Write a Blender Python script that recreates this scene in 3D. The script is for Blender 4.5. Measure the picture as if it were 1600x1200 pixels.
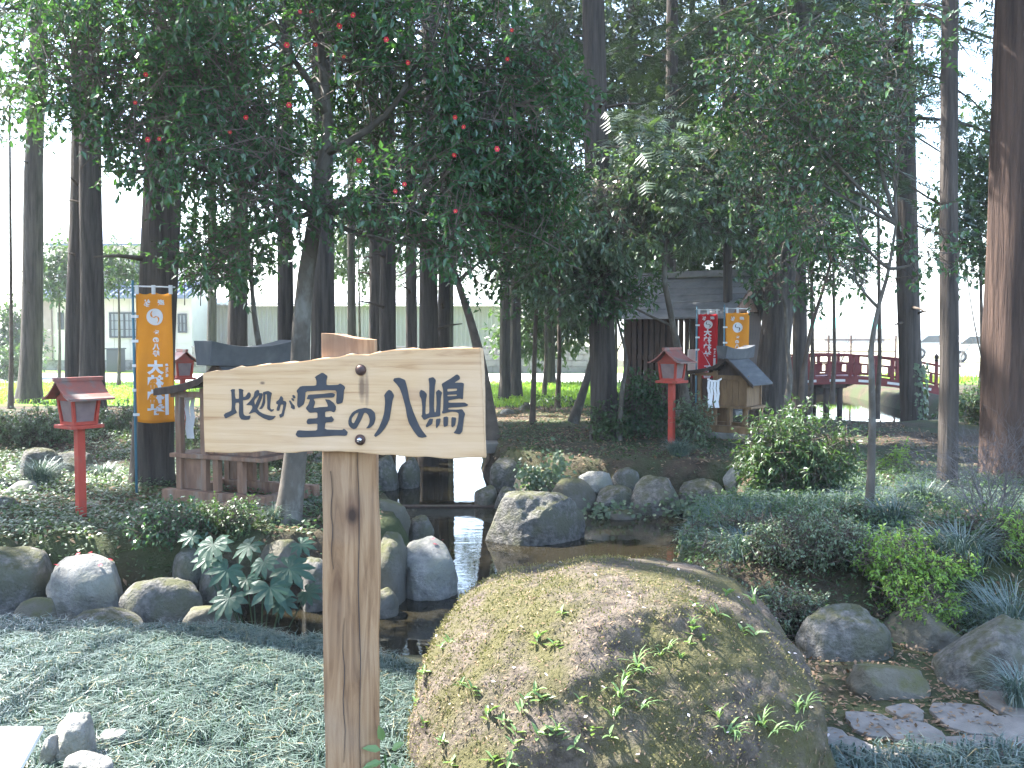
import bpy, bmesh, math, random
import numpy as np
from mathutils import Vector, Matrix, geometry

for _o in list(bpy.data.objects):
    bpy.data.objects.remove(_o)
scene = bpy.context.scene
COL = scene.collection
R = math.radians
rng = np.random.default_rng(7)
random.seed(7)

# ------------------------------------------------------------------ camera
CAM = Vector((0, 0, 1.55)); F = 1556.0; PITCH = math.atan(80 / F)
cam_data = bpy.data.cameras.new('camera'); cam = bpy.data.objects.new('camera', cam_data); COL.objects.link(cam)
cam.location = CAM; cam.rotation_euler = (math.pi / 2 - PITCH, 0, 0)
cam_data.sensor_width = 36; cam_data.lens = 36 * F / 1600; cam_data.clip_start = 0.05; cam_data.clip_end = 2000
scene.camera = cam

# ------------------------------------------------------------------ light
SUN_AZ, SUN_EL = R(-28), R(50)
SUN = Vector((-math.cos(SUN_AZ) * math.cos(SUN_EL), -math.sin(SUN_AZ) * math.cos(SUN_EL), math.sin(SUN_EL)))
w = bpy.data.worlds.new('World'); scene.world = w; w.use_nodes = True
bg = w.node_tree.nodes['Background']
sky = w.node_tree.nodes.new('ShaderNodeTexSky'); sky.sky_type = 'NISHITA'; sky.sun_disc = False
sky.sun_elevation = SUN_EL; sky.sun_rotation = math.atan2(SUN.x, SUN.y) % (2 * math.pi)
sky.air_density = 1.0; sky.dust_density = 1.6; sky.ozone_density = 1.0
w.node_tree.links.new(sky.outputs[0], bg.inputs[0]); bg.inputs[1].default_value = 0.15
sun_data = bpy.data.lights.new('sun', 'SUN'); sun = bpy.data.objects.new('sun', sun_data); COL.objects.link(sun)
sun_data.energy = 4.6; sun_data.angle = R(0.5); sun_data.color = (1.0, 0.965, 0.92)
sun.rotation_euler = SUN.to_track_quat('Z', 'Y').to_euler()
scene.view_settings.view_transform = 'Standard'; scene.view_settings.look = 'None'
scene.view_settings.exposure = 2.9; scene.view_settings.gamma = 1.0; scene.view_settings.use_curve_mapping = False
cy = scene.cycles
cy.use_denoising = True; cy.max_bounces = 8; cy.diffuse_bounces = 3; cy.glossy_bounces = 3; cy.transmission_bounces = 4
cy.transparent_max_bounces = 8; cy.use_adaptive_sampling = True; cy.sample_clamp_indirect = 6.0; cy.caustics_reflective = False; cy.caustics_refractive = False

# ------------------------------------------------------------------ helpers
cp, sp = math.cos(PITCH), math.sin(PITCH)
def ray(px, py):
    a = (px - 800) / F; b = (py - 600) / F
    return Vector((a, cp - b * sp, -sp - b * cp))
def at(px, py, Y):                       # the point of the place seen at photo pixel px, py, Y metres ahead
    d = ray(px, py); return CAM + d * (Y / d.y)
def mpp(Y): return Y / F                 # metres per photo pixel at distance Y

def _hash(ix, iy, iz, s):
    h = (ix * 374761393 + iy * 668265263 + iz * 1442695041 + s * 974711) & 0xffffffff
    h = ((h ^ (h >> 13)) * 1274126177) & 0xffffffff
    h = ((h ^ (h >> 16)) * 2246822519) & 0xffffffff
    return ((h ^ (h >> 15)) & 0xffffff) / 0xffffff
def vnoise(p, s=0):
    p = np.asarray(p, float); i = np.floor(p).astype(np.int64); f = p - i; f = f * f * (3 - 2 * f)
    o = 0
    for dx in (0, 1):
        for dy in (0, 1):
            for dz in (0, 1):
                wgt = (f[:, 0] if dx else 1 - f[:, 0]) * (f[:, 1] if dy else 1 - f[:, 1]) * (f[:, 2] if dz else 1 - f[:, 2])
                o = o + wgt * _hash(i[:, 0] + dx, i[:, 1] + dy, i[:, 2] + dz, s)
    return o * 2 - 1
def fbm(p, s=0, o=4):
    p = np.asarray(p, float); t = 0; a = 0.5
    for k in range(o):
        t = t + a * vnoise(p, s + k); p = p * 2.03 + 7.1; a *= 0.5
    return t

def link(o, parent=None):
    COL.objects.link(o)
    if parent is not None: o.parent = parent
    return o
def tag(o, label=None, cat=None, group=None, kind=None):
    if label: o['label'] = label
    if cat: o['category'] = cat
    if group: o['group'] = group
    if kind: o['kind'] = kind
    return o
def thing(name, label, cat, loc=(0, 0, 0), rz=0, group=None):
    o = bpy.data.objects.new(name, None); o.empty_display_size = 0.1
    o.location = loc; o.rotation_euler = (0, 0, rz); link(o); return tag(o, label, cat, group)
def copy_tree(o, parent=None):
    c = o.copy(); link(c, parent)
    for ch in list(o.children): copy_tree(ch, c)
    return c
def np_mesh(name, V, FS, mats, parent=None, smooth=True, rnd=None, mat_idx=None, origin=None):
    V = np.asarray(V, np.float32)
    if origin is not None: V = V - np.asarray(origin, np.float32)
    me = bpy.data.meshes.new(name)
    me.vertices.add(len(V)); me.vertices.foreach_set('co', V.ravel())
    tot = np.concatenate([np.full(len(f), f.shape[1]) for f in FS]); idx = np.concatenate([f.ravel() for f in FS])
    me.loops.add(len(idx)); me.loops.foreach_set('vertex_index', idx.astype(np.int32))
    me.polygons.add(len(tot)); me.polygons.foreach_set('loop_start', np.concatenate([[0], np.cumsum(tot)[:-1]]).astype(np.int32))
    me.polygons.foreach_set('use_smooth', np.full(len(tot), bool(smooth)))
    for m in (mats if isinstance(mats, (list, tuple)) else [mats]): me.materials.append(m)
    if mat_idx is not None: me.polygons.foreach_set('material_index', mat_idx.astype(np.int32))
    if rnd is not None:
        a = me.attributes.new('rnd', 'FLOAT', 'POINT'); a.data.foreach_set('value', np.asarray(rnd, np.float32))
    me.update(calc_edges=True)
    return link(bpy.data.objects.new(name, me), parent)

class B:
    """collects simple solids in a local frame; build() links them as one mesh object"""
    def __init__(s): s.v = []; s.f = []
    def add(s, v, f):
        n = len(s.v); s.v += [tuple(x) for x in v]; s.f += [tuple(i + n for i in q) for q in f]; return s
    def box(s, x0, x1, y0, y1, z0, z1):
        return s.add([(x0, y0, z0), (x1, y0, z0), (x1, y1, z0), (x0, y1, z0), (x0, y0, z1), (x1, y0, z1), (x1, y1, z1), (x0, y1, z1)],
                     [(3, 2, 1, 0), (4, 5, 6, 7), (0, 1, 5, 4), (1, 2, 6, 5), (2, 3, 7, 6), (3, 0, 4, 7)])
    def cbox(s, c, d): return s.box(c[0] - d[0] / 2, c[0] + d[0] / 2, c[1] - d[1] / 2, c[1] + d[1] / 2, c[2] - d[2] / 2, c[2] + d[2] / 2)
    def frustum(s, b, t, z0, z1):        # half sizes at bottom and top
        return s.add([(-b[0], -b[1], z0), (b[0], -b[1], z0), (b[0], b[1], z0), (-b[0], b[1], z0), (-t[0], -t[1], z1), (t[0], -t[1], z1), (t[0], t[1], z1), (-t[0], t[1], z1)],
                     [(3, 2, 1, 0), (4, 5, 6, 7), (0, 1, 5, 4), (1, 2, 6, 5), (2, 3, 7, 6), (3, 0, 4, 7)])
    def beam(s, p, q, w, h, up=(0, 0, 1)):
        p, q, up = Vector(p), Vector(q), Vector(up); d = (q - p).normalized(); sd = d.cross(up).normalized(); u = sd.cross(d)
        vs = [e + sd * a * w / 2 + u * b * h / 2 for e in (p, q) for a, b in ((-1, -1), (1, -1), (1, 1), (-1, 1))]
        return s.add(vs, [(3, 2, 1, 0), (4, 5, 6, 7), (0, 1, 5, 4), (1, 2, 6, 5), (2, 3, 7, 6), (3, 0, 4, 7)])
    def tube(s, pts, rads, n=8):
        pts = [Vector(p) for p in pts]; k = len(pts)
        if not hasattr(rads, '__len__'): rads = [rads] * k
        vs = []; x = None
        for i, p in enumerate(pts):
            d = (pts[min(i + 1, k - 1)] - pts[max(i - 1, 0)]).normalized()
            if x is None: x = d.orthogonal().normalized()
            x = (x - d * x.dot(d)); x = x.normalized() if x.length > 1e-6 else d.orthogonal().normalized()
            y = d.cross(x)
            vs += [p + (x * math.cos(2 * math.pi * j / n) + y * math.sin(2 * math.pi * j / n)) * rads[i] for j in range(n)]
        fs = [(i * n + j, i * n + (j + 1) % n, (i + 1) * n + (j + 1) % n, (i + 1) * n + j) for i in range(k - 1) for j in range(n)]
        fs += [tuple(range(n - 1, -1, -1)), tuple(range((k - 1) * n, k * n))]
        return s.add(vs, fs)
    def lathe(s, prof, c=(0, 0, 0), n=16):
        vs = [(c[0] + r * math.cos(2 * math.pi * j / n), c[1] + r * math.sin(2 * math.pi * j / n), c[2] + z) for r, z in prof for j in range(n)]
        k = len(prof)
        fs = [(i * n + j, i * n + (j + 1) % n, (i + 1) * n + (j + 1) % n, (i + 1) * n + j) for i in range(k - 1) for j in range(n)]
        return s.add(vs, fs + [tuple(range(n - 1, -1, -1)), tuple(range((k - 1) * n, k * n))])
    def strip(s, prof, a, b, axis=1):    # closed profile (x,z) swept along y from a to b
        n = len(prof)
        vs = [(x, y, z) for y in (a, b) for x, z in prof]
        fs = [(i, (i + 1) % n, n + (i + 1) % n, n + i) for i in range(n)] + [tuple(range(n - 1, -1, -1)), tuple(range(n, 2 * n))]
        return s.add(vs, fs)
    def xf(s, m): s.v = [tuple(m @ Vector(p)) for p in s.v]; return s
    def build(s, name, mat, parent=None, bevel=0, smooth=False, origin=None, label=None):
        me = bpy.data.meshes.new(name); o = Vector(origin) if origin is not None else Vector()
        me.from_pydata([Vector(p) - o for p in s.v], [], s.f); me.materials.append(mat)
        bm = bmesh.new(); bm.from_mesh(me); bmesh.ops.recalc_face_normals(bm, faces=bm.faces); bm.to_mesh(me); bm.free()
        if smooth: me.polygons.foreach_set('use_smooth', [True] * len(me.polygons))
        ob = link(bpy.data.objects.new(name, me), parent)
        if bevel:
            m = ob.modifiers.new('bevel', 'BEVEL'); m.width = bevel; m.segments = 2; m.limit_method = 'ANGLE'
        if label: ob['label'] = label
        return ob
def shared(name, src, parent, loc=(0, 0, 0), rot=(0, 0, 0), sc=(1, 1, 1)):
    o = bpy.data.objects.new(name, src.data); o.location = loc; o.rotation_euler = rot; o.scale = sc; return link(o, parent)

# ------------------------------------------------------------------ materials
def mat(name, c1, c2=None, rough=0.75, scale=6.0, stretch=(1, 1, 1), bump=0.0, bscale=20.0, spec=0.4, metal=0.0, c3=None, scale3=1.5, amt3=0.5, bdist=0.02, top=None, topamt=0.6, detail=6.0):
    m = bpy.data.materials.new(name); m.use_nodes = True; t = m.node_tree; L = t.links.new
    b = t.nodes['Principled BSDF']; b.inputs['Roughness'].default_value = rough; b.inputs['Metallic'].default_value = metal
    b.inputs['Specular IOR Level'].default_value = spec
    tc = t.nodes.new('ShaderNodeTexCoord'); mp = t.nodes.new('ShaderNodeMapping'); mp.inputs['Scale'].default_value = stretch
    L(tc.outputs['Object'], mp.inputs[0])
    def noise(sc, dt=detail):
        n = t.nodes.new('ShaderNodeTexNoise'); n.inputs['Scale'].default_value = sc; n.inputs['Detail'].default_value = dt; n.inputs['Roughness'].default_value = 0.62
        L(mp.outputs[0], n.inputs['Vector']); return n
    def ramp(src, a, bb, lo=0.35, hi=0.65):
        r = t.nodes.new('ShaderNodeMapRange'); r.inputs[1].default_value = lo; r.inputs[2].default_value = hi; L(src, r.inputs[0])
        x = t.nodes.new('ShaderNodeMix'); x.data_type = 'RGBA'; L(r.outputs[0], x.inputs[0])
        for sock, v in ((x.inputs[6], a), (x.inputs[7], bb)):
            if isinstance(v, tuple): sock.default_value = (*v, 1)
            else: L(v, sock)
        return x.outputs[2]
    col = None
    if c2 is None: b.inputs['Base Color'].default_value = (*c1, 1)
    else:
        col = ramp(noise(scale).outputs[0], c1, c2)
        if c3 is not None:
            hi = 0.5 + (0.5 - amt3) * 0.5
            col = ramp(noise(scale3, 5).outputs[0], col, c3, hi - 0.06, hi + 0.1)
        if top is not None:              # moss that grows on upward faces
            g = t.nodes.new('ShaderNodeNewGeometry'); sx = t.nodes.new('ShaderNodeSeparateXYZ'); L(g.outputs['Normal'], sx.inputs[0])
            n2 = noise(scale3 * 2.5, 6); ma = t.nodes.new('ShaderNodeMath'); ma.operation = 'MULTIPLY_ADD'; ma.inputs[1].default_value = 0.45
            L(sx.outputs[2], ma.inputs[0]); L(n2.outputs[0], ma.inputs[2])
            col = ramp(ma.outputs[0], col, top, 1.02 - topamt * 0.5, 1.18 - topamt * 0.5)
        L(col, b.inputs['Base Color'])
    if bump:
        n = noise(bscale, 8); bp = t.nodes.new('ShaderNodeBump'); bp.inputs['Strength'].default_value = bump; bp.inputs['Distance'].default_value = bdist
        L(n.outputs[0], bp.inputs['Height']); L(bp.outputs[0], b.inputs['Normal'])
    return m
def leafmat(name, c1, c2, rough=0.4, trans=0.3, tcol=(0.12, 0.25, 0.02), spec=0.5, c3=None):
    m = bpy.data.materials.new(name); m.use_nodes = True; t = m.node_tree; L = t.links.new
    b = t.nodes['Principled BSDF']; b.inputs['Roughness'].default_value = rough; b.inputs['Specular IOR Level'].default_value = spec
    a = t.nodes.new('ShaderNodeAttribute'); a.attribute_name = 'rnd'
    r = t.nodes.new('ShaderNodeValToRGB'); r.color_ramp.elements[0].color = (*c1, 1); r.color_ramp.elements[1].color = (*c2, 1)
    if c3: e = r.color_ramp.elements.new(0.93); e.color = (*c2, 1); r.color_ramp.elements[2].color = (*c3, 1)
    L(a.outputs['Fac'], r.inputs[0]); L(r.outputs[0], b.inputs['Base Color'])
    tr = t.nodes.new('ShaderNodeBsdfTranslucent'); tr.inputs[0].default_value = (*tcol, 1)
    mx = t.nodes.new('ShaderNodeMixShader'); mx.inputs[0].default_value = trans
    L(b.outputs[0], mx.inputs[1]); L(tr.outputs[0], mx.inputs[2]); L(mx.outputs[0], t.nodes['Material Output'].inputs[0])
    return m

M = {}
M['soil'] = mat('soil', (0.09, 0.065, 0.045), (0.045, 0.035, 0.025), 0.95, 9, bump=0.7, bscale=35, c3=(0.05, 0.06, 0.028), scale3=0.9, amt3=0.55, bdist=0.04, spec=0.15)
M['lawn'] = mat('lawn', (0.10, 0.20, 0.03), (0.16, 0.27, 0.05), 0.9, 5, bump=0.6, bscale=30, spec=0.1, bdist=0.05)
M['road'] = mat('road', (0.42, 0.41, 0.38), (0.5, 0.48, 0.45), 0.9, 3, bump=0.2, bscale=80, spec=0.2)
M['field'] = mat('field', (0.40, 0.36, 0.26), (0.30, 0.31, 0.18), 0.95, 0.4, bump=0.3, bscale=6, spec=0.1)
M['flag'] = mat('flagstone', (0.20, 0.185, 0.165), (0.12, 0.11, 0.10), 0.85, 8, bump=0.35, bscale=40, c3=(0.15, 0.14, 0.12), scale3=3, amt3=0.4, bdist=0.01)
M['stone'] = mat('grey_stone', (0.20, 0.19, 0.17), (0.07, 0.07, 0.066), 0.92, 20, bump=1.0, bscale=45, c3=(0.12, 0.12, 0.085), scale3=5, amt3=0.5, bdist=0.03, top=(0.08, 0.082, 0.045), topamt=0.4, spec=0.2, detail=10)
M['stone_pale'] = mat('pale_stone', (0.30, 0.29, 0.26), (0.15, 0.15, 0.14), 0.9, 12, bump=0.9, bscale=34, c3=(0.20, 0.20, 0.16), scale3=3.5, amt3=0.45, bdist=0.025, spec=0.2, detail=10)
M['stone_moss'] = mat('mossy_stone', (0.12, 0.11, 0.085), (0.065, 0.062, 0.04), 0.95, 6, bump=0.7, bscale=40, c3=(0.13, 0.12, 0.10), scale3=3, amt3=0.4, bdist=0.02, top=(0.08, 0.08, 0.035), topamt=0.5)
M['boulder'] = mat('mossy_boulder', (0.15, 0.122, 0.096), (0.058, 0.047, 0.038), 0.95, 22, bump=1.0, bscale=70, c3=(0.085, 0.078, 0.035), scale3=4.5, amt3=0.58, bdist=0.02, spec=0.2, detail=9)
M['bark'] = mat('cedar_bark', (0.105, 0.09, 0.078), (0.042, 0.036, 0.033), 0.95, 14, (1, 1, 0.07), bump=1.0, bscale=24, bdist=0.05, spec=0.15)
M['bark_red'] = mat('red_cedar_bark', (0.105, 0.07, 0.055), (0.042, 0.03, 0.026), 0.95, 12, (1, 1, 0.06), bump=1.0, bscale=20, bdist=0.06, spec=0.15)
M['bark_pale'] = mat('pale_bark', (0.12, 0.105, 0.088), (0.07, 0.062, 0.052), 0.9, 9, (1, 1, 0.5), bump=0.4, bscale=30, c3=(0.17, 0.165, 0.15), scale3=7, amt3=0.35, spec=0.2)
M['twig'] = mat('twig_bark', (0.12, 0.095, 0.075), (0.07, 0.055, 0.045), 0.9, 8, bump=0.2, spec=0.2)
M['cam'] = leafmat('camellia_leaf', (0.034, 0.074, 0.040), (0.07, 0.135, 0.066), 0.22, 0.22, (0.10, 0.27, 0.04), 0.6)
M['broad'] = leafmat('evergreen_leaf', (0.04, 0.08, 0.045), (0.082, 0.142, 0.074), 0.24, 0.22, (0.10, 0.25, 0.045), 0.6)
M['glossy'] = leafmat('glossy_leaf', (0.05, 0.09, 0.055), (0.10, 0.15, 0.09), 0.33, 0.3, (0.14, 0.26, 0.06), 0.9)
M['conif'] = leafmat('conifer_spray', (0.042, 0.068, 0.048), (0.088, 0.122, 0.084), 0.45, 0.2, (0.10, 0.18, 0.03), 0.4)
M['hedge'] = leafmat('shrub_leaf', (0.035, 0.065, 0.028), (0.07, 0.115, 0.045), 0.45, 0.25, (0.11, 0.22, 0.03), 0.45)
M['azalea'] = leafmat('azalea_leaf', (0.12, 0.21, 0.045), (0.22, 0.36, 0.07), 0.5, 0.35, (0.30, 0.5, 0.06), 0.35)
M['dusty'] = leafmat('small_pale_leaf', (0.08, 0.125, 0.07), (0.17, 0.21, 0.135), 0.4, 0.25, (0.14, 0.24, 0.05), 0.45)
M['mondo'] = leafmat('mondo_grass', (0.055, 0.09, 0.075), (0.14, 0.18, 0.16), 0.33, 0.2, (0.10, 0.18, 0.09), 0.5, (0.3, 0.24, 0.13))
M['weed'] = leafmat('lawn_blade', (0.12, 0.24, 0.03), (0.22, 0.36, 0.06), 0.5, 0.4, (0.34, 0.5, 0.05), 0.3)
M['litter'] = leafmat('dry_leaf', (0.12, 0.075, 0.045), (0.30, 0.21, 0.14), 0.85, 0.1, (0.2, 0.1, 0.04), 0.2)
M['moss'] = leafmat('moss_tuft', (0.075, 0.078, 0.022), (0.27, 0.225, 0.12), 0.8, 0.2, (0.14, 0.16, 0.03), 0.15)
M['sprig'] = leafmat('sprig_leaf', (0.10, 0.17, 0.065), (0.20, 0.30, 0.12), 0.4, 0.3, (0.25, 0.4, 0.08), 0.4)
M['fatsia'] = leafmat('fatsia_leaf', (0.03, 0.07, 0.045), (0.05, 0.10, 0.06), 0.5, 0.2, (0.10, 0.22, 0.06), 0.35)
M['flower'] = mat('red_petal', (0.62, 0.03, 0.05), (0.48, 0.02, 0.05), 0.5, 20, spec=0.3)
M['stamen'] = mat('yellow_stamen', (0.75, 0.5, 0.08))
M['petal_pale'] = mat('fallen_petal', (0.75, 0.68, 0.64), (0.6, 0.5, 0.48), 0.7, 30)
M['red'] = mat('red_paint', (0.42, 0.055, 0.032), (0.33, 0.045, 0.03), 0.65, 9, bump=0.15, bscale=60, c3=(0.27, 0.075, 0.055), scale3=5, amt3=0.35, bdist=0.004)
M['red_roof'] = mat('faded_red_roof', (0.33, 0.09, 0.065), (0.23, 0.095, 0.08), 0.55, 9, c3=(0.18, 0.145, 0.135), scale3=6, amt3=0.42)
M['pane'] = mat('lantern_pane', (0.22, 0.16, 0.16), (0.17, 0.12, 0.125), 0.4, 14)
M['bridge'] = mat('bridge_red', (0.20, 0.03, 0.026), (0.14, 0.022, 0.02), 0.6, 8, bump=0.1, bscale=50)
M['white'] = mat('white_plate', (0.72, 0.7, 0.67), (0.62, 0.6, 0.57), 0.6, 8)
M['orange'] = mat('orange_cloth', (0.78, 0.30, 0.03), (0.72, 0.27, 0.03), 0.8, 4, spec=0.1)
M['redcloth'] = mat('red_cloth', (0.55, 0.02, 0.03), (0.48, 0.02, 0.03), 0.8, 4, spec=0.1)
M['print'] = mat('white_print', (0.72, 0.72, 0.76), rough=0.8, spec=0.1)
M['darkprint'] = mat('dark_print', (0.06, 0.05, 0.05), rough=0.8, spec=0.1)
M['bluepole'] = mat('blue_pole', (0.06, 0.18, 0.25), (0.05, 0.15, 0.22), 0.45, 10)
M['whitepole'] = mat('white_rod', (0.65, 0.67, 0.7), rough=0.4)
M['wood_old'] = mat('weathered_cedar', (0.25, 0.145, 0.095), (0.15, 0.085, 0.06), 0.8, 7, (4, 4, 0.8), bump=0.3, bscale=14, c3=(0.22, 0.17, 0.14), scale3=3, amt3=0.35, bdist=0.004)
M['wood_brown'] = mat('brown_board', (0.24, 0.15, 0.075), (0.16, 0.095, 0.05), 0.75, 7, (4, 4, 0.8), bump=0.25, bscale=14, bdist=0.004)
M['wood_dark'] = mat('dark_timber', (0.075, 0.05, 0.038), (0.04, 0.028, 0.022), 0.85, 7, (4, 4, 0.6), bump=0.25, bscale=14, bdist=0.004)
M['shingle'] = mat('grey_roof_sheet', (0.10, 0.105, 0.115), (0.065, 0.07, 0.078), 0.75, 6, (6, 1, 1), bump=0.12, bscale=20, c3=(0.13, 0.135, 0.14), scale3=3, amt3=0.35, bdist=0.004, spec=0.25)
M['hall_roof'] = mat('hall_roof_sheet', (0.20, 0.205, 0.22), (0.14, 0.145, 0.155), 0.45, 5, c3=(0.24, 0.24, 0.25), scale3=2)
M['paper'] = mat('white_paper', (0.78, 0.78, 0.8), rough=0.8)
M['concrete'] = mat('old_concrete', (0.24, 0.23, 0.21), (0.16, 0.155, 0.14), 0.9, 6, bump=0.4, bscale=40, c3=(0.1, 0.1, 0.07), scale3=3, amt3=0.4, bdist=0.008)
M['block'] = mat('block_wall', (0.23, 0.22, 0.2), (0.17, 0.165, 0.15), 0.9, 3, bump=0.3, bscale=30, c3=(0.30, 0.28, 0.25), scale3=0.8, amt3=0.35)
M['sheet'] = mat('pale_metal_sheet', (0.36, 0.32, 0.27), (0.29, 0.26, 0.22), 0.5, 1.2, (2, 2, 0.5), c3=(0.38, 0.36, 0.325), scale3=0.6, amt3=0.4)
M['siding'] = mat('house_siding', (0.60, 0.55, 0.47), (0.55, 0.50, 0.43), 0.7, 2)
M['brownsiding'] = mat('porch_panel', (0.30, 0.235, 0.20), (0.26, 0.2, 0.17), 0.7, 3)
M['tile'] = mat('blue_grey_tile', (0.15, 0.19, 0.26), (0.10, 0.13, 0.18), 0.4, 3)
M['frame'] = mat('dark_frame', (0.035, 0.045, 0.05), rough=0.4)
M['glass'] = mat('window_glass', (0.22, 0.26, 0.28), (0.16, 0.2, 0.22), 0.08, 2, spec=0.8)
M['steel'] = mat('galvanised', (0.35, 0.36, 0.37), rough=0.4, metal=0.6)
M['rust'] = mat('rusty_iron', (0.12, 0.065, 0.05), (0.07, 0.045, 0.04), 0.55, 30, bump=0.4, bscale=90, metal=0.4, bdist=0.002)
M['bolt_shine'] = mat('worn_iron', (0.5, 0.5, 0.55), rough=0.25, metal=1.0)
M['ink'] = mat('charcoal_paint', (0.032, 0.034, 0.04), (0.045, 0.047, 0.055), 0.65, 20, bump=0.2, bscale=60, bdist=0.002)
M['rubber'] = mat('tyre_rubber', (0.02, 0.02, 0.02), rough=0.9)
M['carwhite'] = mat('car_paint', (0.8, 0.8, 0.8), rough=0.25, spec=0.6)
M['green_roof'] = mat('green_roof', (0.10, 0.36, 0.28), rough=0.5)

def woodmat(name, pale):
    """sawn timber: long grain along X (board) or Z (post), a few knots, stains with a shape of their own"""
    m = bpy.data.materials.new(name); m.use_nodes = True; t = m.node_tree; L = t.links.new; b = t.nodes['Principled BSDF']
    b.inputs['Roughness'].default_value = 0.72; b.inputs['Specular IOR Level'].default_value = 0.25
    tc = t.nodes.new('ShaderNodeTexCoord'); mp = t.nodes.new('ShaderNodeMapping'); L(tc.outputs['Object'], mp.inputs[0])
    mp.inputs['Scale'].default_value = (1.2, 8, 26) if pale else (18, 18, 1.5)
    n = t.nodes.new('ShaderNodeTexNoise'); n.inputs['Scale'].default_value = 1.6; n.inputs['Detail'].default_value = 8; n.inputs['Roughness'].default_value = 0.65; n.inputs['Distortion'].default_value = 0.9
    L(mp.outputs[0], n.inputs['Vector'])
    r = t.nodes.new('ShaderNodeValToRGB'); e = r.color_ramp.elements
    cols = [(0.30, (0.36, 0.20, 0.10)), (0.42, (0.52, 0.335, 0.18)), (0.6, (0.59, 0.40, 0.235)), (0.78, (0.49, 0.30, 0.155))] if pale else \
           [(0.26, (0.12, 0.062, 0.035)), (0.44, (0.27, 0.155, 0.082)), (0.58, (0.37, 0.23, 0.13)), (0.78, (0.25, 0.155, 0.09))]
    e[0].position, e[0].color = cols[0][0], (*cols[0][1], 1); e[1].position, e[1].color = cols[-1][0], (*cols[-1][1], 1)
    for p_, c_ in cols[1:-1]: q = e.new(p_); q.color = (*c_, 1)
    L(n.outputs[0], r.inputs[0]); col = r.outputs[0]
    n2 = t.nodes.new('ShaderNodeTexNoise'); n2.inputs['Scale'].default_value = 3.5; n2.inputs['Detail'].default_value = 3; L(tc.outputs['Object'], n2.inputs['Vector'])
    def over(col, fac_socket, c, lo, hi, amt):
        mr = t.nodes.new('ShaderNodeMapRange'); mr.inputs[1].default_value = lo; mr.inputs[2].default_value = hi; mr.inputs[4].default_value = amt; L(fac_socket, mr.inputs[0])
        x = t.nodes.new('ShaderNodeMix'); x.data_type = 'RGBA'; L(mr.outputs[0], x.inputs[0]); L(col, x.inputs[6]); x.inputs[7].default_value = (*c, 1); return x.outputs[2]
    col = over(col, n2.outputs[0], (0.59, 0.435, 0.31) if pale else (0.31, 0.225, 0.16), 0.45, 0.7, 0.45)
    def spot(col, c, centre, scale, amt):
        m2 = t.nodes.new('ShaderNodeMapping'); m2.vector_type = 'TEXTURE'; m2.inputs['Location'].default_value = centre; m2.inputs['Scale'].default_value = scale
        L(tc.outputs['Object'], m2.inputs[0]); ln = t.nodes.new('ShaderNodeVectorMath'); ln.operation = 'LENGTH'; L(m2.outputs[0], ln.inputs[0])
        ad = t.nodes.new('ShaderNodeMath'); ad.operation = 'MULTIPLY_ADD'; ad.inputs[1].default_value = 0.6; L(n.outputs[0], ad.inputs[0]); L(ln.outputs['Value'], ad.inputs[2])
        return over(col, ad.outputs[0], c, 1.35, 0.7, amt)
    for s_ in (SPOTS_BOARD if pale else SPOTS_POST): col = spot(col, *s_)
    L(col, b.inputs['Base Color'])
    bp = t.nodes.new('ShaderNodeBump'); bp.inputs['Strength'].default_value = 0.35; bp.inputs['Distance'].default_value = 0.004; L(n.outputs[0], bp.inputs['Height']); L(bp.outputs[0], b.inputs['Normal'])
    return m
# ------------------------------------------------------------------ terrain
POND = np.array([(-7, 5.25), (-2.6, 5.4), (-1.35, 5.15), (-0.8, 4.78), (0.1, 4.85), (0.75, 5.6), (1.3, 7.5), (1.9, 8.6), (2.4, 9.6), (2.5, 11.05), (1.4, 11.05), (0.5, 11.35), (-0.1, 11.9),
                 (-0.3, 13), (-0.42, 15.5), (-0.35, 19.0), (-2.4, 19.0), (-2.2, 13.2), (-1.7, 11.2), (-1.2, 9.5), (-0.85, 8.2), (-0.75, 7.6), (-1.0, 7.15), (-2, 6.95), (-3.5, 6.85), (-7, 6.85)])
POND2 = np.array([(4.3, 16.8), (5.6, 15.4), (7.2, 16.2), (9.2, 19.5), (9.6, 24), (10.2, 31), (6.2, 31), (6.6, 24), (5.2, 19.6)])
def sdf(P, poly):
    d = np.full(len(P), 1e9); ins = np.zeros(len(P), bool); n = len(poly)
    for i in range(n):
        a, b = poly[i], poly[(i + 1) % n]; e = b - a; wv = P - a
        t = np.clip((wv @ e) / (e @ e), 0, 1); d = np.minimum(d, np.hypot(*(wv - t[:, None] * e).T))
        c = ((a[1] > P[:, 1]) != (b[1] > P[:, 1])) & (P[:, 0] < (b[0] - a[0]) * (P[:, 1] - a[1]) / (b[1] - a[1] + 1e-12) + a[0]); ins ^= c
    return np.where(ins, -d, d)
def sstep(a, b, x): t = np.clip((x - a) / (b - a), 0, 1); return t * t * (3 - 2 * t)
WATER_Z = -0.35
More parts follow.
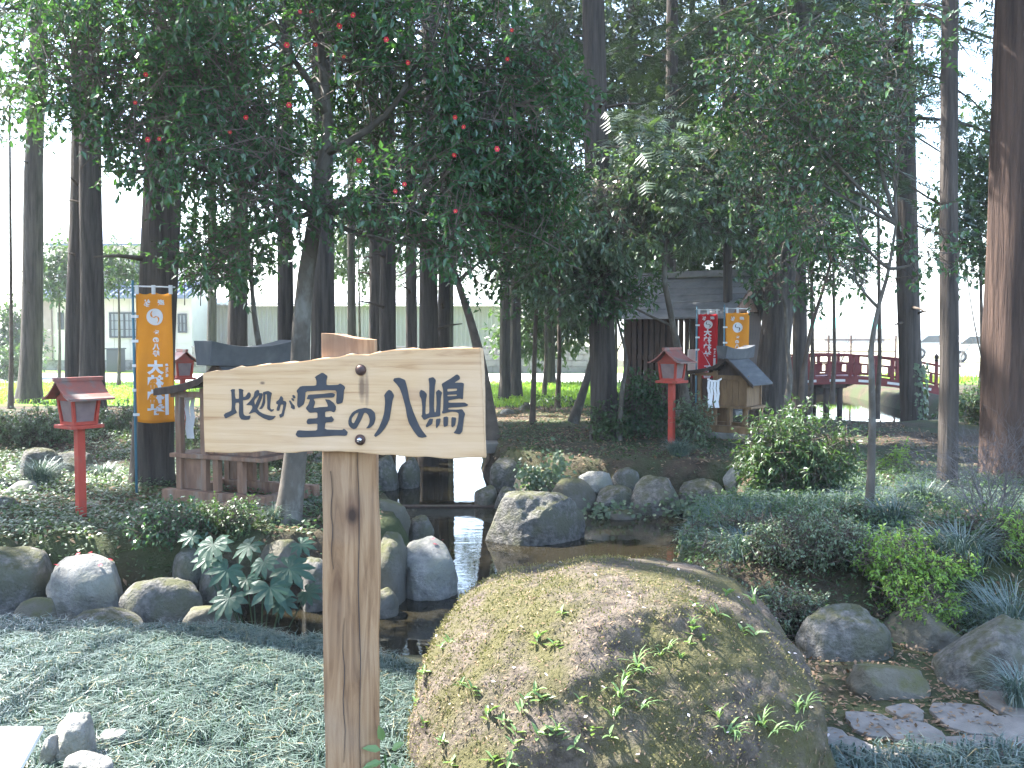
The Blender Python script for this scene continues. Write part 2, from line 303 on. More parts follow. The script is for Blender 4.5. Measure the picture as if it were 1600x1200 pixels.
def hgt(xy):
    xy = np.asarray(xy, float).reshape(-1, 2); x, y = xy[:, 0], xy[:, 1]
    back = sstep(5.8, 7.0, y) * 0.12
    right = sstep(0.7, 1.3, x) * sstep(4.95, 5.5, y) * (0.28 - 0.16 * sstep(6, 9.5, y))
    h = np.maximum(back, right)
    h += 0.05 * np.exp(-((x + 1.35) / 1.0) ** 2 - ((y - 4.35) / 0.6) ** 2)
    h += 0.06 * sstep(11, 14, y) * (1 - sstep(17, 21, y))
    h += 0.18 * np.exp(-((x + 6.5) / 2.5) ** 2 - ((y - 13.5) / 2.2) ** 2)
    p3 = np.stack([x * 0.9, y * 0.9, np.zeros_like(x)], 1)
    h += 0.05 * fbm(p3, 5, 3) * sstep(3, 6, y) + 0.012 * fbm(p3 * 6, 9, 2)
    h *= 1 - sstep(17, 21, y)
    jag = 0.12 * fbm(p3 * 1.6, 21, 3)
    sd = np.minimum(sdf(xy, POND), sdf(xy, POND2)) + jag
    t = sstep(0.16, -0.28, sd)
    return h * (1 - t) - 0.85 * t
def hz(x, y): return float(hgt([(x, y)])[0])
def gpt(px, py):                         # where the ray through a photo pixel meets the ground
    d = ray(px, py); t = 2.0
    for _ in range(60):
        p = CAM + d * t; e = p.z - hz(p.x, p.y)
        if abs(e) < 0.004: break
        t += e / max(0.05, -d.z) * 0.6
        t = max(1.0, min(t, 80))
    return CAM + d * t

def axis(segs):
    o = []
    for a, b, s in segs: o += list(np.arange(a, b, s))
    return np.array(o + [segs[-1][1]])
gx = axis([(-400, -60, 34), (-60, -14, 4), (-14, -6, 0.4), (-6, 6, 0.06), (6, 14, 0.35), (14, 60, 4), (60, 400, 34)])
gy = axis([(-80, 0, 8), (0, 2.4, 0.4), (2.4, 12, 0.06), (12, 22, 0.14), (22, 50, 2), (50, 600, 40)])
X, Y = np.meshgrid(gx, gy); P = np.stack([X.ravel(), Y.ravel()], 1); Z = hgt(P)
nx, ny = len(gx), len(gy); ii = (np.arange(ny - 1)[:, None] * nx + np.arange(nx - 1)).ravel()
tag(np_mesh('ground', np.column_stack([P, Z]), [np.stack([ii, ii + 1, ii + nx + 1, ii + nx], 1)], M['soil']), 'brown earth of the shaded garden with moss and fallen leaves', kind='structure')
def sheet(name, pts, z, m, label):
    me = bpy.data.meshes.new(name); me.from_pydata([(x, y, z) for x, y in pts], [], [tuple(range(len(pts)))]); me.materials.append(m)
    return tag(link(bpy.data.objects.new(name, me)), label, kind='structure')
sheet('lawn', [(-40, 21.2), (-7, 21.0), (2, 21.2), (5.5, 22.5), (6, 31), (6, 45), (-40, 45)], 0.006, M['lawn'], 'sunlit strip of bright green grass beyond the trees')
sheet('road', [(-60, 30.5), (4.6, 31.0), (5.5, 32.5), (5.5, 37.6), (-60, 37.6)], 0.014, M['road'], 'pale sunlit lane in front of the block wall')
sheet('field', [(6.2, 36), (90, 30), (260, 60), (260, 400), (6.2, 400)], 0.006, M['field'], 'wide sunlit pale field beyond the red bridge')
sheet('verge', [(6.2, 31.5), (30, 26), (30, 31.5), (6.2, 36)], 0.010, M['lawn'], 'green sunlit verge behind the red bridge')

# water
def watermat():
    m = bpy.data.materials.new('pond_water'); m.use_nodes = True; t = m.node_tree; L = t.links.new; b = t.nodes['Principled BSDF']
    b.inputs['Roughness'].default_value = 0.015; b.inputs['IOR'].default_value = 1.34; b.inputs['Specular IOR Level'].default_value = 0.5
    tc = t.nodes.new('ShaderNodeTexCoord'); n = t.nodes.new('ShaderNodeTexNoise'); n.inputs['Scale'].default_value = 0.8; L(tc.outputs['Object'], n.inputs['Vector'])
    x = t.nodes.new('ShaderNodeMix'); x.data_type = 'RGBA'; x.inputs[6].default_value = (0.010, 0.009, 0.006, 1); x.inputs[7].default_value = (0.022, 0.018, 0.010, 1); L(n.outputs[0], x.inputs[0]); L(x.outputs[2], b.inputs['Base Color'])
    mp = t.nodes.new('ShaderNodeMapping'); mp.inputs['Scale'].default_value = (2.2, 5, 1); L(tc.outputs['Object'], mp.inputs[0])
    n2 = t.nodes.new('ShaderNodeTexNoise'); n2.inputs['Scale'].default_value = 1.6; n2.inputs['Detail'].default_value = 3; L(mp.outputs[0], n2.inputs['Vector'])
    bp = t.nodes.new('ShaderNodeBump'); bp.inputs['Strength'].default_value = 0.05; bp.inputs['Distance'].default_value = 0.03; L(n2.outputs[0], bp.inputs['Height']); L(bp.outputs[0], b.inputs['Normal'])
    return m
M['water'] = watermat()
for nm, pl, lb in (('pond', POND, 'dark still water of the pond winding between the stones, mirroring the white sky'), ('pond', POND2, 'far pond water running under the red bridge')):
    c = pl.mean(0); x0, y0 = pl.min(0) - 0.6; x1, y1 = pl.max(0) + 0.6
    sheet(nm, [(x0, y0), (x1, y0), (x1, y1), (x0, y1)], WATER_Z, M['water'], lb)

# ------------------------------------------------------------------ scattering
def norm(a): return a / np.maximum(np.linalg.norm(a, axis=1, keepdims=True), 1e-9)
T_LEAF = np.array([(0, 0, 0), (.32, .5, .05), (.36, 0, -.03), (.32, -.5, .05), (.72, .36, .0), (.72, -.36, .0), (.74, 0, -.06), (1, 0, -.12)], float)
F_LEAF = np.array([(0, 2, 1), (0, 3, 2), (1, 2, 6), (1, 6, 4), (2, 3, 5), (2, 5, 6), (4, 6, 7), (6, 5, 7)])
T_LF4 = np.array([(0, 0, 0), (.42, .5, .05), (.45, 0, -.04), (.42, -.5, .05), (1, 0, -.1)], float); F_LF4 = np.array([(0, 2, 1), (0, 3, 2), (1, 2, 4), (2, 3, 4)])
T_DIA = np.array([(0, 0, 0), (.45, .5, .06), (.45, -.5, .06), (1, 0, -.08)], float); F_DIA = np.array([(0, 2, 1), (1, 2, 3)])
T_BLADE = np.array([(0, .5, 0), (0, -.5, 0), (.35, .45, .16), (.35, -.45, .16), (.7, .3, .12), (.7, -.3, .12), (1, 0, -.1)], float)
F_BLADE = np.array([(0, 1, 3), (0, 3, 2), (2, 3, 5), (2, 5, 4), (4, 5, 6)])
def _spray():
    T = [(0, .03, 0), (0, -.03, 0), (1, 0, -.22)]; Fc = [(0, 1, 2)]
    for i in range(4):
        u = .05 + .2 * i; l = .55 * (1 - .62 * i / 4); dr = -.22 * u * u
        for s in (1, -1):
            k = len(T); T += [(u, 0.0, dr), (u + .16, s * .02, dr), (u + l * .55, s * l, dr - .07)]; Fc += [(k, k + 1, k + 2)]
    return np.array(T, float), np.array(Fc)
T_SPR, F_SPR = _spray()
T_BL3 = np.array([(0, .5, 0), (0, -.5, 0), (.5, .45, .2), (.5, -.45, .2), (1, 0, -.1)], float); F_BL3 = np.array([(0, 1, 3), (0, 3, 2), (2, 3, 4)])
class Scatter:
    def __init__(s): s.V = []; s.F = []; s.r = []; s.mi = []; s.n = 0
    def put(s, T, Fc, P, U, N, L, W, mi=0, rnd=None):
        n = len(P)
        if n == 0: return
        U = norm(U); Vv = norm(np.cross(N, U)); N = np.cross(U, Vv); L = np.broadcast_to(np.asarray(L, float), n)[:, None, None]; W = np.broadcast_to(np.asarray(W, float), n)[:, None, None]
        v = P[:, None] + T[None, :, 0, None] * L * U[:, None] + T[None, :, 1, None] * W * Vv[:, None] + T[None, :, 2, None] * L * N[:, None]
        k = len(T); s.V.append(v.reshape(-1, 3)); s.F.append((Fc[None] + (np.arange(n) * k)[:, None, None] + s.n).reshape(-1, 3)); s.n += n * k
        s.r.append(np.repeat(rng.random(n) if rnd is None else rnd, k)); s.mi.append(np.full(n * len(Fc), mi))
    def sticks(s, A, Bp, r, mi=1):       # three-sided twigs from A to Bp
        n = len(A)
        if n == 0: return
        d = norm(Bp - A); x = norm(np.cross(d, np.array([.3, .5, .81]))); y = np.cross(d, x); v = []
        r = np.broadcast_to(np.asarray(r, float), n)[:, None]
        for P_, q in ((A, r), (Bp, r * 0.5)):
            for k in range(3): v.append(P_ + q * (x * math.cos(2.094 * k) + y * math.sin(2.094 * k)))
        v = np.stack(v, 1); f = np.array([(0, 1, 4), (0, 4, 3), (1, 2, 5), (1, 5, 4), (2, 0, 3), (2, 3, 5)])
        s.V.append(v.reshape(-1, 3)); s.F.append((f[None] + (np.arange(n) * 6)[:, None, None] + s.n).reshape(-1, 3)); s.n += 6 * n
        s.r.append(np.zeros(6 * n)); s.mi.append(np.full(6 * n, mi))
    def build(s, name, mats, parent=None, smooth=False, origin=None):
        return np_mesh(name, np.concatenate(s.V), [np.concatenate(s.F)], mats, parent, smooth, np.concatenate(s.r), np.concatenate(s.mi), origin)
def rdir(n): return norm(rng.normal(size=(n, 3)))

# lit places: nothing of the canopy stands in the sun's way there
LIT = [(at(1080, 870, 5.6), .28), (at(1235, 910, 5.4), .22), (at(1400, 860, 5.6), .35), (at(1450, 745, 8.5), .4), (at(1330, 960, 4.8), .2), (at(860, 672, 16), .7), (at(1480, 700, 11), .5), (at(890, 728, 11.3), .4), (at(560, 880, 7), .3), (at(60, 720, 9), .35), (at(685, 400, 6.9), 0.4), (Vector((-0.45, 2.95, 1.55)), 0.2), (Vector((-1.0, 4.25, 0.1)), 0.75), (Vector((-0.1, 3.6, 0.5)), 0.62), (Vector((0.45, 3.8, 0.6)), 0.4), (at(1553, 420, 9.4), 0.45), (at(1040, 300, 12.2), 1.0),
       (at(140, 880, 6.5), 0.33), (at(310, 800, 7.2), 0.3), (Vector((-1.75, 3.2, 0.2)), 0.4), (at(1425, 480, 16), 1.0), (at(110, 690, 10), 0.7), (at(700, 700, 14), 0.4), (at(980, 210, 14), 0.8)]
LIT_TREE = [(at(230, 110, 7.2), 1.2), (at(450, 150, 7.0), .9), (at(650, 130, 7.0), .6), (at(1040, 290, 12.4), 1.8), (at(1330, 300, 6.9), .6)]   # sunny crowns: the cedars leave these free
_S = np.array(SUN)
def clear_of_sun(P, grow=0.0, tree=False):
    A_ = LIT + (LIT_TREE if tree else []); C_ = np.array([c for c, r in A_]); R_ = np.array([r for c, r in A_])
    d = P[:, None] - C_[None]; t = d @ _S; q = np.linalg.norm(d - t[..., None] * _S, axis=2)
    return ~(((q < R_ + grow) & (t > 0.9)).any(1))

# ------------------------------------------------------------------ stones
_ico = {}
def ico(n):
    if n not in _ico:
        bm = bmesh.new(); bmesh.ops.create_icosphere(bm, subdivisions=n, radius=1); bm.verts.ensure_lookup_table()
        _ico[n] = (np.array([v.co[:] for v in bm.verts]), np.array([[v.index for v in f.verts] for f in bm.faces])); bm.free()
    return _ico[n]
def stone_shape(seed, r, sub=4, cuts=4, rough=0.2, box=2.5):
    d, f = ico(sub); g = np.random.default_rng(seed)
    q = (np.abs(d) ** box).sum(1) ** (-1 / box); v = d * q[:, None]
    v = v * (1 + rough * fbm(d * 1.3 + seed * 3.7, seed, 3) + 0.085 * fbm(d * 4.5 + seed, seed + 9, 4))[:, None]
    for _ in range(cuts):
        n = g.normal(size=3); n[2] = abs(n[2]) * 0.6; n /= np.linalg.norm(n); c = g.uniform(0.72, 0.9); e = np.maximum(0, v @ n - c); v = v - 0.8 * e[:, None] * n
    return v * np.array(r), f
def stone(px0, px1, py0, py1, Yd, label, m='stone', seed=None, name='stone', group=None, sub=4, cuts=4, rough=0.2, deep=0.85, turn=None, cat='stone'):
    k = mpp(Yd); rx = (px1 - px0) / 2 * k; h = (py1 - py0) * k; rz = h * 0.5 * 1.25; ry = max(rx, rz) * deep
    c = at((px0 + px1) / 2, (py0 + py1) / 2, Yd + ry * 0.45); seed = seed if seed is not None else int(px0 * 7 + py0) % 997 + 3
    v, f = stone_shape(seed, (rx * 1.04, ry, rz), sub, cuts, rough)
    o = np_mesh(name, v, [f], M[m], smooth=True); o.location = (c.x, c.y, c.z - rz * 0.18)
    if 'red petal' in label:
        pts = v[(v[:, 2] > rz * .8)]; pm_ = None
        for q in pts[np.linspace(0, len(pts) - 1, 6 if 'petals' in label else 3).astype(int)]:
            pm_ = B().add([(0, 0, 0), (.018, .014, .006), (.036, 0, .01), (.018, -.014, .006)], [(0, 1, 2, 3)]).build('petal', M['flower'], o); pm_.location = tuple(q + np.array([0, 0, .012])); pm_.rotation_euler = (0, 0, q[0] * 60)
    return tag(o, label, cat, group)
g1, g2, g3, g4 = 'stones edging the left bank', 'stones edging the far bank of the pond', 'stones beside the flagstone path', 'small stones by the white board'
S = [
 (-45, 84, 852, 965, 6.6, 'grey stone cut by the left photo edge, first of the left bank row', 'stone', g1),
 (78, 198, 870, 968, 6.5, 'round grey stone with sunlit top and red petals, second of the left bank row', 'stone_pale', g1),
 (192, 314, 902, 990, 6.4, 'broad dark grey stone left of the big-leaved plant, third of the left bank row', 'stone', g1),
 (268, 320, 858, 914, 6.75, 'small dark oval stone resting behind the third bank stone', 'stone', g1),
 (314, 362, 872, 945, 6.7, 'upright shaded stone half behind the big palmate leaves', 'stone', g1),
 (104, 222, 956, 1002, 6.0, 'low flat grey stone at the foot of the left bank row', 'stone', g1),
 (290, 368, 944, 995, 6.1, 'low mossy brown stone at the water end of the left bank row', 'stone_moss', g1),
 (24, 92, 935, 990, 6.05, 'yellow-green mossy mound in front of the left bank row', 'stone_moss', g1),
 (405, 472, 842, 900, 6.95, 'brown stone behind the big palmate leaves', 'stone_moss', g1),
 (468, 520, 870, 960, 6.8, 'dark stone just left of the sign post by the water', 'stone', g1),
 (582, 636, 834, 955, 6.95, 'mossy upright stone right of the sign post', 'stone_moss', g1),
 (630, 714, 842, 935, 7.1, 'pale flat-topped stone with a red petal standing in the water', 'stone_pale', g1),
 (560, 640, 780, 850, 8.0, 'overgrown stone behind the two waterside stones', 'stone_moss', g1),
 (636, 678, 806, 862, 8.2, 'small grey stone behind the pale flat-topped stone', 'stone', g1),
 (572, 622, 918, 970, 6.6, 'dark wet stone at the waterline right of the post', 'stone_moss', g1),
 (586, 622, 714, 772, 12, 'tall narrow stone in shade left of the far water', 'stone', g2),
 (618, 656, 714, 775, 12.2, 'dark stone beside the narrow stone left of the far water', 'stone', g2),
 (480, 545, 705, 790, 11, 'dark boulder in shade behind the sign post', 'stone', g2),
 (766, 814, 716, 766, 11.8, 'leaning dark stone at the end of the slab bridge', 'stone', g2),
 (740, 776, 758, 804, 10.9, 'wet stone at the narrow neck of the water', 'stone', g2),
 (772, 816, 762, 806, 10.7, 'stone between the neck of the water and the great rock', 'stone', g2),
 (806, 870, 736, 774, 11.2, 'flat brownish stone behind the great rock in the pond', 'stone_moss', g2),
 (852, 928, 750, 806, 10.6, 'brown stone right behind the great rock', 'stone_moss', g2),
 (903, 960, 737, 770, 10.8, 'pale flat stone lying on top of the far bank wall', 'stone_pale', g2),
 (956, 1000, 731, 766, 10.9, 'dark round stone right of the pale flat stone', 'stone', g2),
 (928, 990, 760, 798, 10.5, 'low stone above the light ground ivy', 'stone', g2),
 (986, 1064, 744, 812, 10.4, 'largest round boulder of the far bank wall', 'stone', g2),
 (1062, 1132, 748, 798, 10.6, 'broad stone right of the largest round boulder', 'stone', g2),
 (948, 994, 796, 816, 10.1, 'low wet stone at the waterline of the far bank', 'stone_moss', g2),
 (786, 832, 694, 722, 13, 'pale round stone beside the slab bridge end', 'stone_pale', g2),
 (1130, 1168, 732, 764, 11, 'sunlit stone left of the round green shrub', 'stone_pale', g2),
 (1306, 1356, 728, 758, 10.4, 'mossy stone behind the thin sapling trunk', 'stone_moss', g2),
 (1366, 1394, 720, 754, 10.5, 'small grey stone right of the sapling trunk', 'stone', g2),
 (1380, 1408, 708, 748, 10.8, 'mossy stone behind the small grey stone by the sapling', 'stone_moss', g2),
 (780, 803, 638, 658, 17, 'small pale stone in the far litter under the twin trunks', 'stone_pale', g2),
 (810, 832, 630, 650, 17.6, 'small round stone beyond the thin pole tree', 'stone', g2),
 (776, 806, 655, 674, 15.6, 'mossy stone near the flared root of the forked tree', 'stone_moss', g2),
 (32, 92, 702, 762, 9.6, 'dark boulder under grass tufts far left', 'stone', g1),
 (4, 64, 752, 784, 8.7, 'low pale stone left of the red lantern', 'stone_pale', g1),
 (-15, 28, 776, 812, 8.0, 'stone at the left photo edge behind the bank row', 'stone', g1),
 (88, 142, 705, 740, 10.2, 'grey stone beside the pale path behind the red lantern', 'stone', g1),
 (1232, 1306, 918, 972, 5.3, 'green mossy stone right behind the great mossy boulder', 'stone_moss', g3),
 (1246, 1390, 952, 1058, 4.7, 'smooth grey stone touching the great mossy boulder', 'stone', g3),
 (1388, 1494, 945, 1044, 4.85, 'mossy brown stone between two grey stones', 'stone_moss', g3),
 (1326, 1448, 1030, 1114, 4.2, 'low brown stone nearest the flagstone path', 'stone_moss', g3),
 (1470, 1640, 972, 1114, 4.3, 'big pale grey stone cut by the right photo edge', 'stone', g3),
 (86, 150, 1118, 1192, 3.45, 'rough pinkish stone beside the white board', 'stone_pale', g4),
 (146, 202, 1142, 1168, 3.6, 'flat pale pebble right of the rough pinkish stone', 'stone_pale', g4),
 (66, 92, 1150, 1190, 3.4, 'small white pebble against the white board', 'stone_pale', g4),
 (96, 176, 1178, 1230, 3.2, 'pale stone at the bottom photo edge by the white board', 'stone_pale', g4),
]
for a in S: stone(*a[:5], a[5], a[6], group=a[7], sub=5 if a[4] < 5.5 else 4)
stone(756, 914, 766, 862, 9.0, 'great weathered rock standing in the pond with a wet ledge', 'stone', name='rock', sub=6, cuts=7, rough=0.34, deep=0.7, seed=12, cat='rock')

# great mossy boulder in front
bt = thing('boulder', 'great rounded boulder covered in moss and tiny ferns in the foreground', 'boulder', (0.385, 3.75, 0.05))
d, f = ico(7)
bx = 2.7; v = d * ((np.abs(d) ** bx).sum(1) ** (-1 / bx))[:, None]
v *= (1 + 0.09 * fbm(d * 1.2 + 4, 3, 3))[:, None]
v[:, 2] -= (0.07 * np.clip(v[:, 0], 0, 1) ** 2 + 0.12 * np.clip(-v[:, 0] - .12, 0, 1)) * (v[:, 2] > 0)
for n_, c_, a_ in (((0.35, -0.75, 0.55), 0.93, 0.75), ((-0.6, -0.5, 0.6), 0.98, 0.5), ((0.72, -0.2, 0.62), 1.02, 0.5)):
    n_ = np.array(n_) / np.linalg.norm(n_); e = np.maximum(0, v @ n_ - c_); v = v - a_ * e[:, None] * n_
v *= (1 + 0.05 * fbm(v * 3.2 + 1, 8, 4) + 0.028 * fbm(v * 9, 14, 4) + 0.010 * fbm(v * 26, 19, 3))[:, None]
BR = np.array((0.775, 0.82, 0.595)); bv = v * BR
np_mesh('body', bv, [f], M['boulder'], bt)
BC = np.array((0.385, 3.75, 0.05))
bnrm = norm(v / BR); 
# moss: short upright tufts, thickest on the crown and on the left shoulder
prob = np.clip(bnrm[:, 2] * 1.2 + 0.1, 0, 1) * np.clip(0.62 + 1.5 * fbm(d * 3.2, 50, 4) - 0.75 * v[:, 0], 0, 1)
pick = rng.choice(len(bv), 16000, p=prob / prob.sum()); sm = Scatter()
tri = bv[pick] + rng.normal(size=(len(pick), 3)) * 0.006
sm.put(T_DIA, F_DIA, tri, bnrm[pick] + rdir(len(pick)) * 0.9, rdir(len(pick)), rng.uniform(.006, .015, len(pick)), rng.uniform(.004, .007, len(pick)))
o = sm.build('moss', [M['moss']], bt); o['kind'] = 'stuff'
# dry needles and crumbs lying on it
pk = rng.choice(np.where(bnrm[:, 2] > 0.1)[0], 2200); sl = Scatter()
sl.put(T_DIA, F_DIA, bv[pk] + bnrm[pk] * 0.006, np.cross(bnrm[pk], rdir(len(pk))), bnrm[pk], rng.uniform(.008, .026, len(pk)), rng.uniform(.003, .006, len(pk)))
o = sl.build('leaf_litter', [M['litter']], bt); o['kind'] = 'stuff'
def on_boulder(px, py):
    o_ = np.array(CAM) - BC; dd = np.array(ray(px, py)); q = bv - o_; t = q @ dd / (dd @ dd); dist = np.linalg.norm(q - t[:, None] * dd, axis=1)
    c = np.where(dist < 0.012)[0]
    if len(c) == 0: c = np.array([dist.argmin()])
    return c[t[c].argmin()]
def sprig_mesh(seed, n, long):
    g = np.random.default_rng(seed); s = Scatter()
    az = g.uniform(0, 2 * np.pi, n); U = np.stack([np.cos(az), np.sin(az), g.uniform(.1, .9, n)], 1)
    U[:, 1] -= 0.5
    s.put(T_BLADE if long else T_LEAF, F_BLADE if long else F_LEAF, g.normal(size=(n, 3)) * 0.006, U, np.tile([0, 0, 1.], (n, 1)), g.uniform(.06, .11, n) if long else g.uniform(.028, .045, n), .010 if long else .013)
    return s.build('sprig', [M['sprig']], bt)
protos = [sprig_mesh(i, n, l) for i, (n, l) in enumerate([(5, 0), (7, 0), (4, 0), (8, 1), (6, 1), (9, 1)])]
spots = [(648, 1095), (662, 1050), (690, 1010), (720, 1065), (735, 1075), (705, 1000), (838, 1000), (868, 1005), (880, 955), (835, 1078), (850, 1092), (812, 1112), (820, 1088), (788, 1128), (805, 1145), (838, 1152), (868, 1150), (900, 1168),
         (660, 1130), (690, 1160), (705, 1192), (762, 1115), (770, 1185), (790, 1190), (908, 1092), (925, 1142), (955, 1152), (800, 1165), (1090, 948), (1120, 960), (1085, 985), (1100, 995), (1075, 1000), (1140, 930), (1165, 985), (1180, 990)]
spots_long = [(1030, 1020), (1045, 1010), (1060, 1025), (1000, 1040), (1010, 1050), (980, 1060), (975, 1085), (1000, 1100), (1115, 955), (1125, 1120), (1140, 1140), (1160, 1150), (1190, 1130), (1210, 1145), (1250, 1110), (1260, 1100), (1245, 1140), (1085, 975), (1180, 940), (960, 1118), (870, 1140)]
for i, (a, b_) in enumerate(spots + spots_long):
    k = on_boulder(a, b_); src = protos[i % 3] if i < len(spots) else protos[3 + i % 3]
    o = src if i in (0, 1, 2) or (i >= len(spots) and i < len(spots) + 3 and src.location.length == 0) else src.copy()
    if o is not src: link(o, bt)
    o.location = bv[k] + bnrm[k] * 0.004; o.rotation_euler = (random.uniform(-.3, .3), random.uniform(-.3, .3), random.uniform(-1.0, 1.0)); s_ = (random.uniform(.8, 1.3) if i < len(spots) else random.uniform(.5, .85)); o.scale = (s_,) * 3
pk = rng.choice(np.where((bnrm[:, 2] > 0.2) & (bv[:, 1] < 0.4))[0], 46)
pm = B().add([(0, 0, 0), (.008, .004, .002), (.016, 0, .004), (.008, -.005, .003)], [(0, 1, 2), (0, 2, 3)])
po = None
for k in pk:
    if po is None: po = pm.build('fallen_petal', M['petal_pale'], bt); o = po
    else: o = po.copy(); link(o, bt)
    o.location = bv[k] + bnrm[k] * 0.008; o.rotation_euler = (random.uniform(-.4, .4), random.uniform(-.4, .4), random.uniform(0, 6))

# flagstones and other stonework set in the ground
pth = thing('path', 'path of irregular pale flagstones crossing the lower right corner', None, (1.9, 3.9, 0)); pth['kind'] = 'structure'
fl = [(1285, 1330, 1140, 1175), (1330, 1392, 1118, 1150), (1392, 1470, 1128, 1168), (1470, 1560, 1100, 1150), (1545, 1640, 1085, 1120), (1560, 1660, 1125, 1165), (1300, 1370, 1158, 1190), (1480, 1580, 1155, 1185), (1395, 1440, 1105, 1126), (1380, 1470, 1172, 1195)]
for a, b_, c_, e_ in fl:
    p0 = at((a + b_) / 2, (c_ + e_) / 2, 1); d = ray((a + b_) / 2, (c_ + e_) / 2); t = -CAM.z / d.z; p = CAM + d * t; rx = 1.14 * (b_ - a) / 2 * p.y / F; ry = 1.16 * (e_ - c_) / 2 * (p.y ** 2) / (F * CAM.z)
    n = 9; ang = [2 * math.pi * k / n for k in range(n)]; rr = [random.uniform(.85, 1.22) for _ in ang]
    top = [(rx * r_ * math.copysign(abs(math.cos(t_)) ** .7, math.cos(t_)), ry * r_ * math.copysign(abs(math.sin(t_)) ** .7, math.sin(t_)), 0.014 + random.uniform(-.004, .004)) for t_, r_ in zip(ang, rr)]
    q = B().add([(x, y, -0.05) for x, y, z in top] + top, [(k, (k + 1) % n, n + (k + 1) % n, n + k) for k in range(n)] + [tuple(range(n, 2 * n))])
    o = q.build('flagstone', M['flag'], pth, bevel=0.004); o.location = Vector((p.x, p.y, 0)) - Vector((1.9, 3.9, 0))
def slab(name, pts, z0, z1, m, label, cat):
    n = len(pts); q = B().add([(x, y, z0) for x, y in pts] + [(x, y, z1) for x, y in pts], [(k, (k + 1) % n, n + (k + 1) % n, n + k) for k in range(n)] + [tuple(range(n - 1, -1, -1)), tuple(range(n, 2 * n))])
    c = Vector((sum(p[0] for p in pts) / n, sum(p[1] for p in pts) / n, z0)); o = q.build(name, m, bevel=0.012, origin=c); o.location = c; return tag(o, label, cat)
_q = [gpt(a, b_) for a, b_ in ((74, 782), (150, 794), (208, 742), (188, 724))]
o = slab('stepping_slab', [(p.x, p.y) for p in _q], -.05, .125, M['flag'], 'pale worn slab path behind the nearest red lantern', 'path slab')
slab('slab_bridge', [(-2.6, 12.6), (0.0, 12.75), (0.02, 13.25), (-2.6, 13.2)], 0.0, 0.13, M['flag'], 'flat stone slab bridge spanning the water behind the sign', 'slab bridge')
slab('weir_stone', [(-1.75, 10.74), (-0.1, 10.78), (-0.1, 10.88), (-1.75, 10.86)], -0.6, -0.335, M['wood_dark'], 'dark low weir stone lying across the narrow water', 'weir')
# ------------------------------------------------------------------ the wooden sign
SPOTS_BOARD = [((0.10, 0.06, 0.045), (0.041, 0, 0.052), (0.012, 0.1, 0.05), 0.75), ((0.14, 0.09, 0.07), (0.056, 0, 0.046), (0.008, 0.1, 0.06), 0.6), ((0.13, 0.08, 0.06), (-0.27, 0, 0.062), (0.010, .1, 0.006), .8), ((0.36, 0.2, 0.12), (0.19, 0, 0.03), (0.06, .1, 0.025), .35)]
SPOTS_POST = [((0.15, 0.08, 0.05), (0.012, 0, -0.535), (0.036, 0.3, 0.085), 0.75), ((0.045, 0.027, 0.02), (0.012, 0, -0.535), (0.021, 0.3, 0.034), 0.95), ((0.14, 0.08, 0.055), (-0.03, 0, -0.02), (0.08, .3, 0.05), .6)]
M['sign_board'] = woodmat('sign_board_wood', True); M['sign_post'] = woodmat('sign_post_wood', False)
SY = 3.0
pb = at(545, 1200, SY); post_x = at(544, 700, SY).x; post_top = at(545, 529, SY).z
sg = thing('signpost', 'rough wooden sign board with dark painted Japanese characters bolted to a timber post', 'signpost', (post_x, SY, 0))
# post: rounded log with a flat front and a chamfer on its right edge
sec = [(-0.079, 0.0), (-0.04, -0.004), (0.0, -0.006), (0.030, -0.003), (0.036, 0.001), (0.060, 0.022), (0.078, 0.045), (0.079, 0.09), (0.062, 0.13), (0.02, 0.15), (-0.03, 0.148), (-0.066, 0.125), (-0.083, 0.08), (-0.085, 0.03)]
zs = np.linspace(-0.25, post_top, 70); n = len(sec); pv = []
for i, z in enumerate(zs):
    for k, (x, y) in enumerate(sec):
        q = np.array([[z * 2.3, k * .35, 0.0]]); wob = 0.004 * fbm(q, 77, 3)[0]; edge = 0.006 * fbm(np.array([[z * 4.0, 3.3 if x < 0 else 9.9, 0]]), 5, 3)[0]
        if z < post_top - 0.35: edge += 0.006 * max(0, math.sin(z * 7 + 2)) * (1 if x > 0.05 else 0)
        g = 1.0 + 0.03 * (1 - (z + .25) / 1.8)
        pv.append((x * g + edge * (1 if x > 0.05 else -1 if x < -.06 else 0), y + wob, z + (0.012 * (x < 0) - 0.05 * x if i == len(zs) - 1 else 0)))
pf = [(i * n + k, i * n + (k + 1) % n, (i + 1) * n + (k + 1) % n, (i + 1) * n + k) for i in range(len(zs) - 1) for k in range(n)] + [tuple(range((len(zs) - 1) * n, len(zs) * n))]
_me = bpy.data.meshes.new('post'); zo = post_top; _me.from_pydata([(x, y, z - zo) for x, y, z in pv], [], pf); _me.materials.append(M['sign_post'])
_me.polygons.foreach_set('use_smooth', [len(p.vertices) == 4 for p in _me.polygons]); po_ = link(bpy.data.objects.new('post', _me), sg); po_.location = (0, 0, zo)
_m = po_.modifiers.new('edge', 'EDGE_SPLIT'); _m.split_angle = R(28)
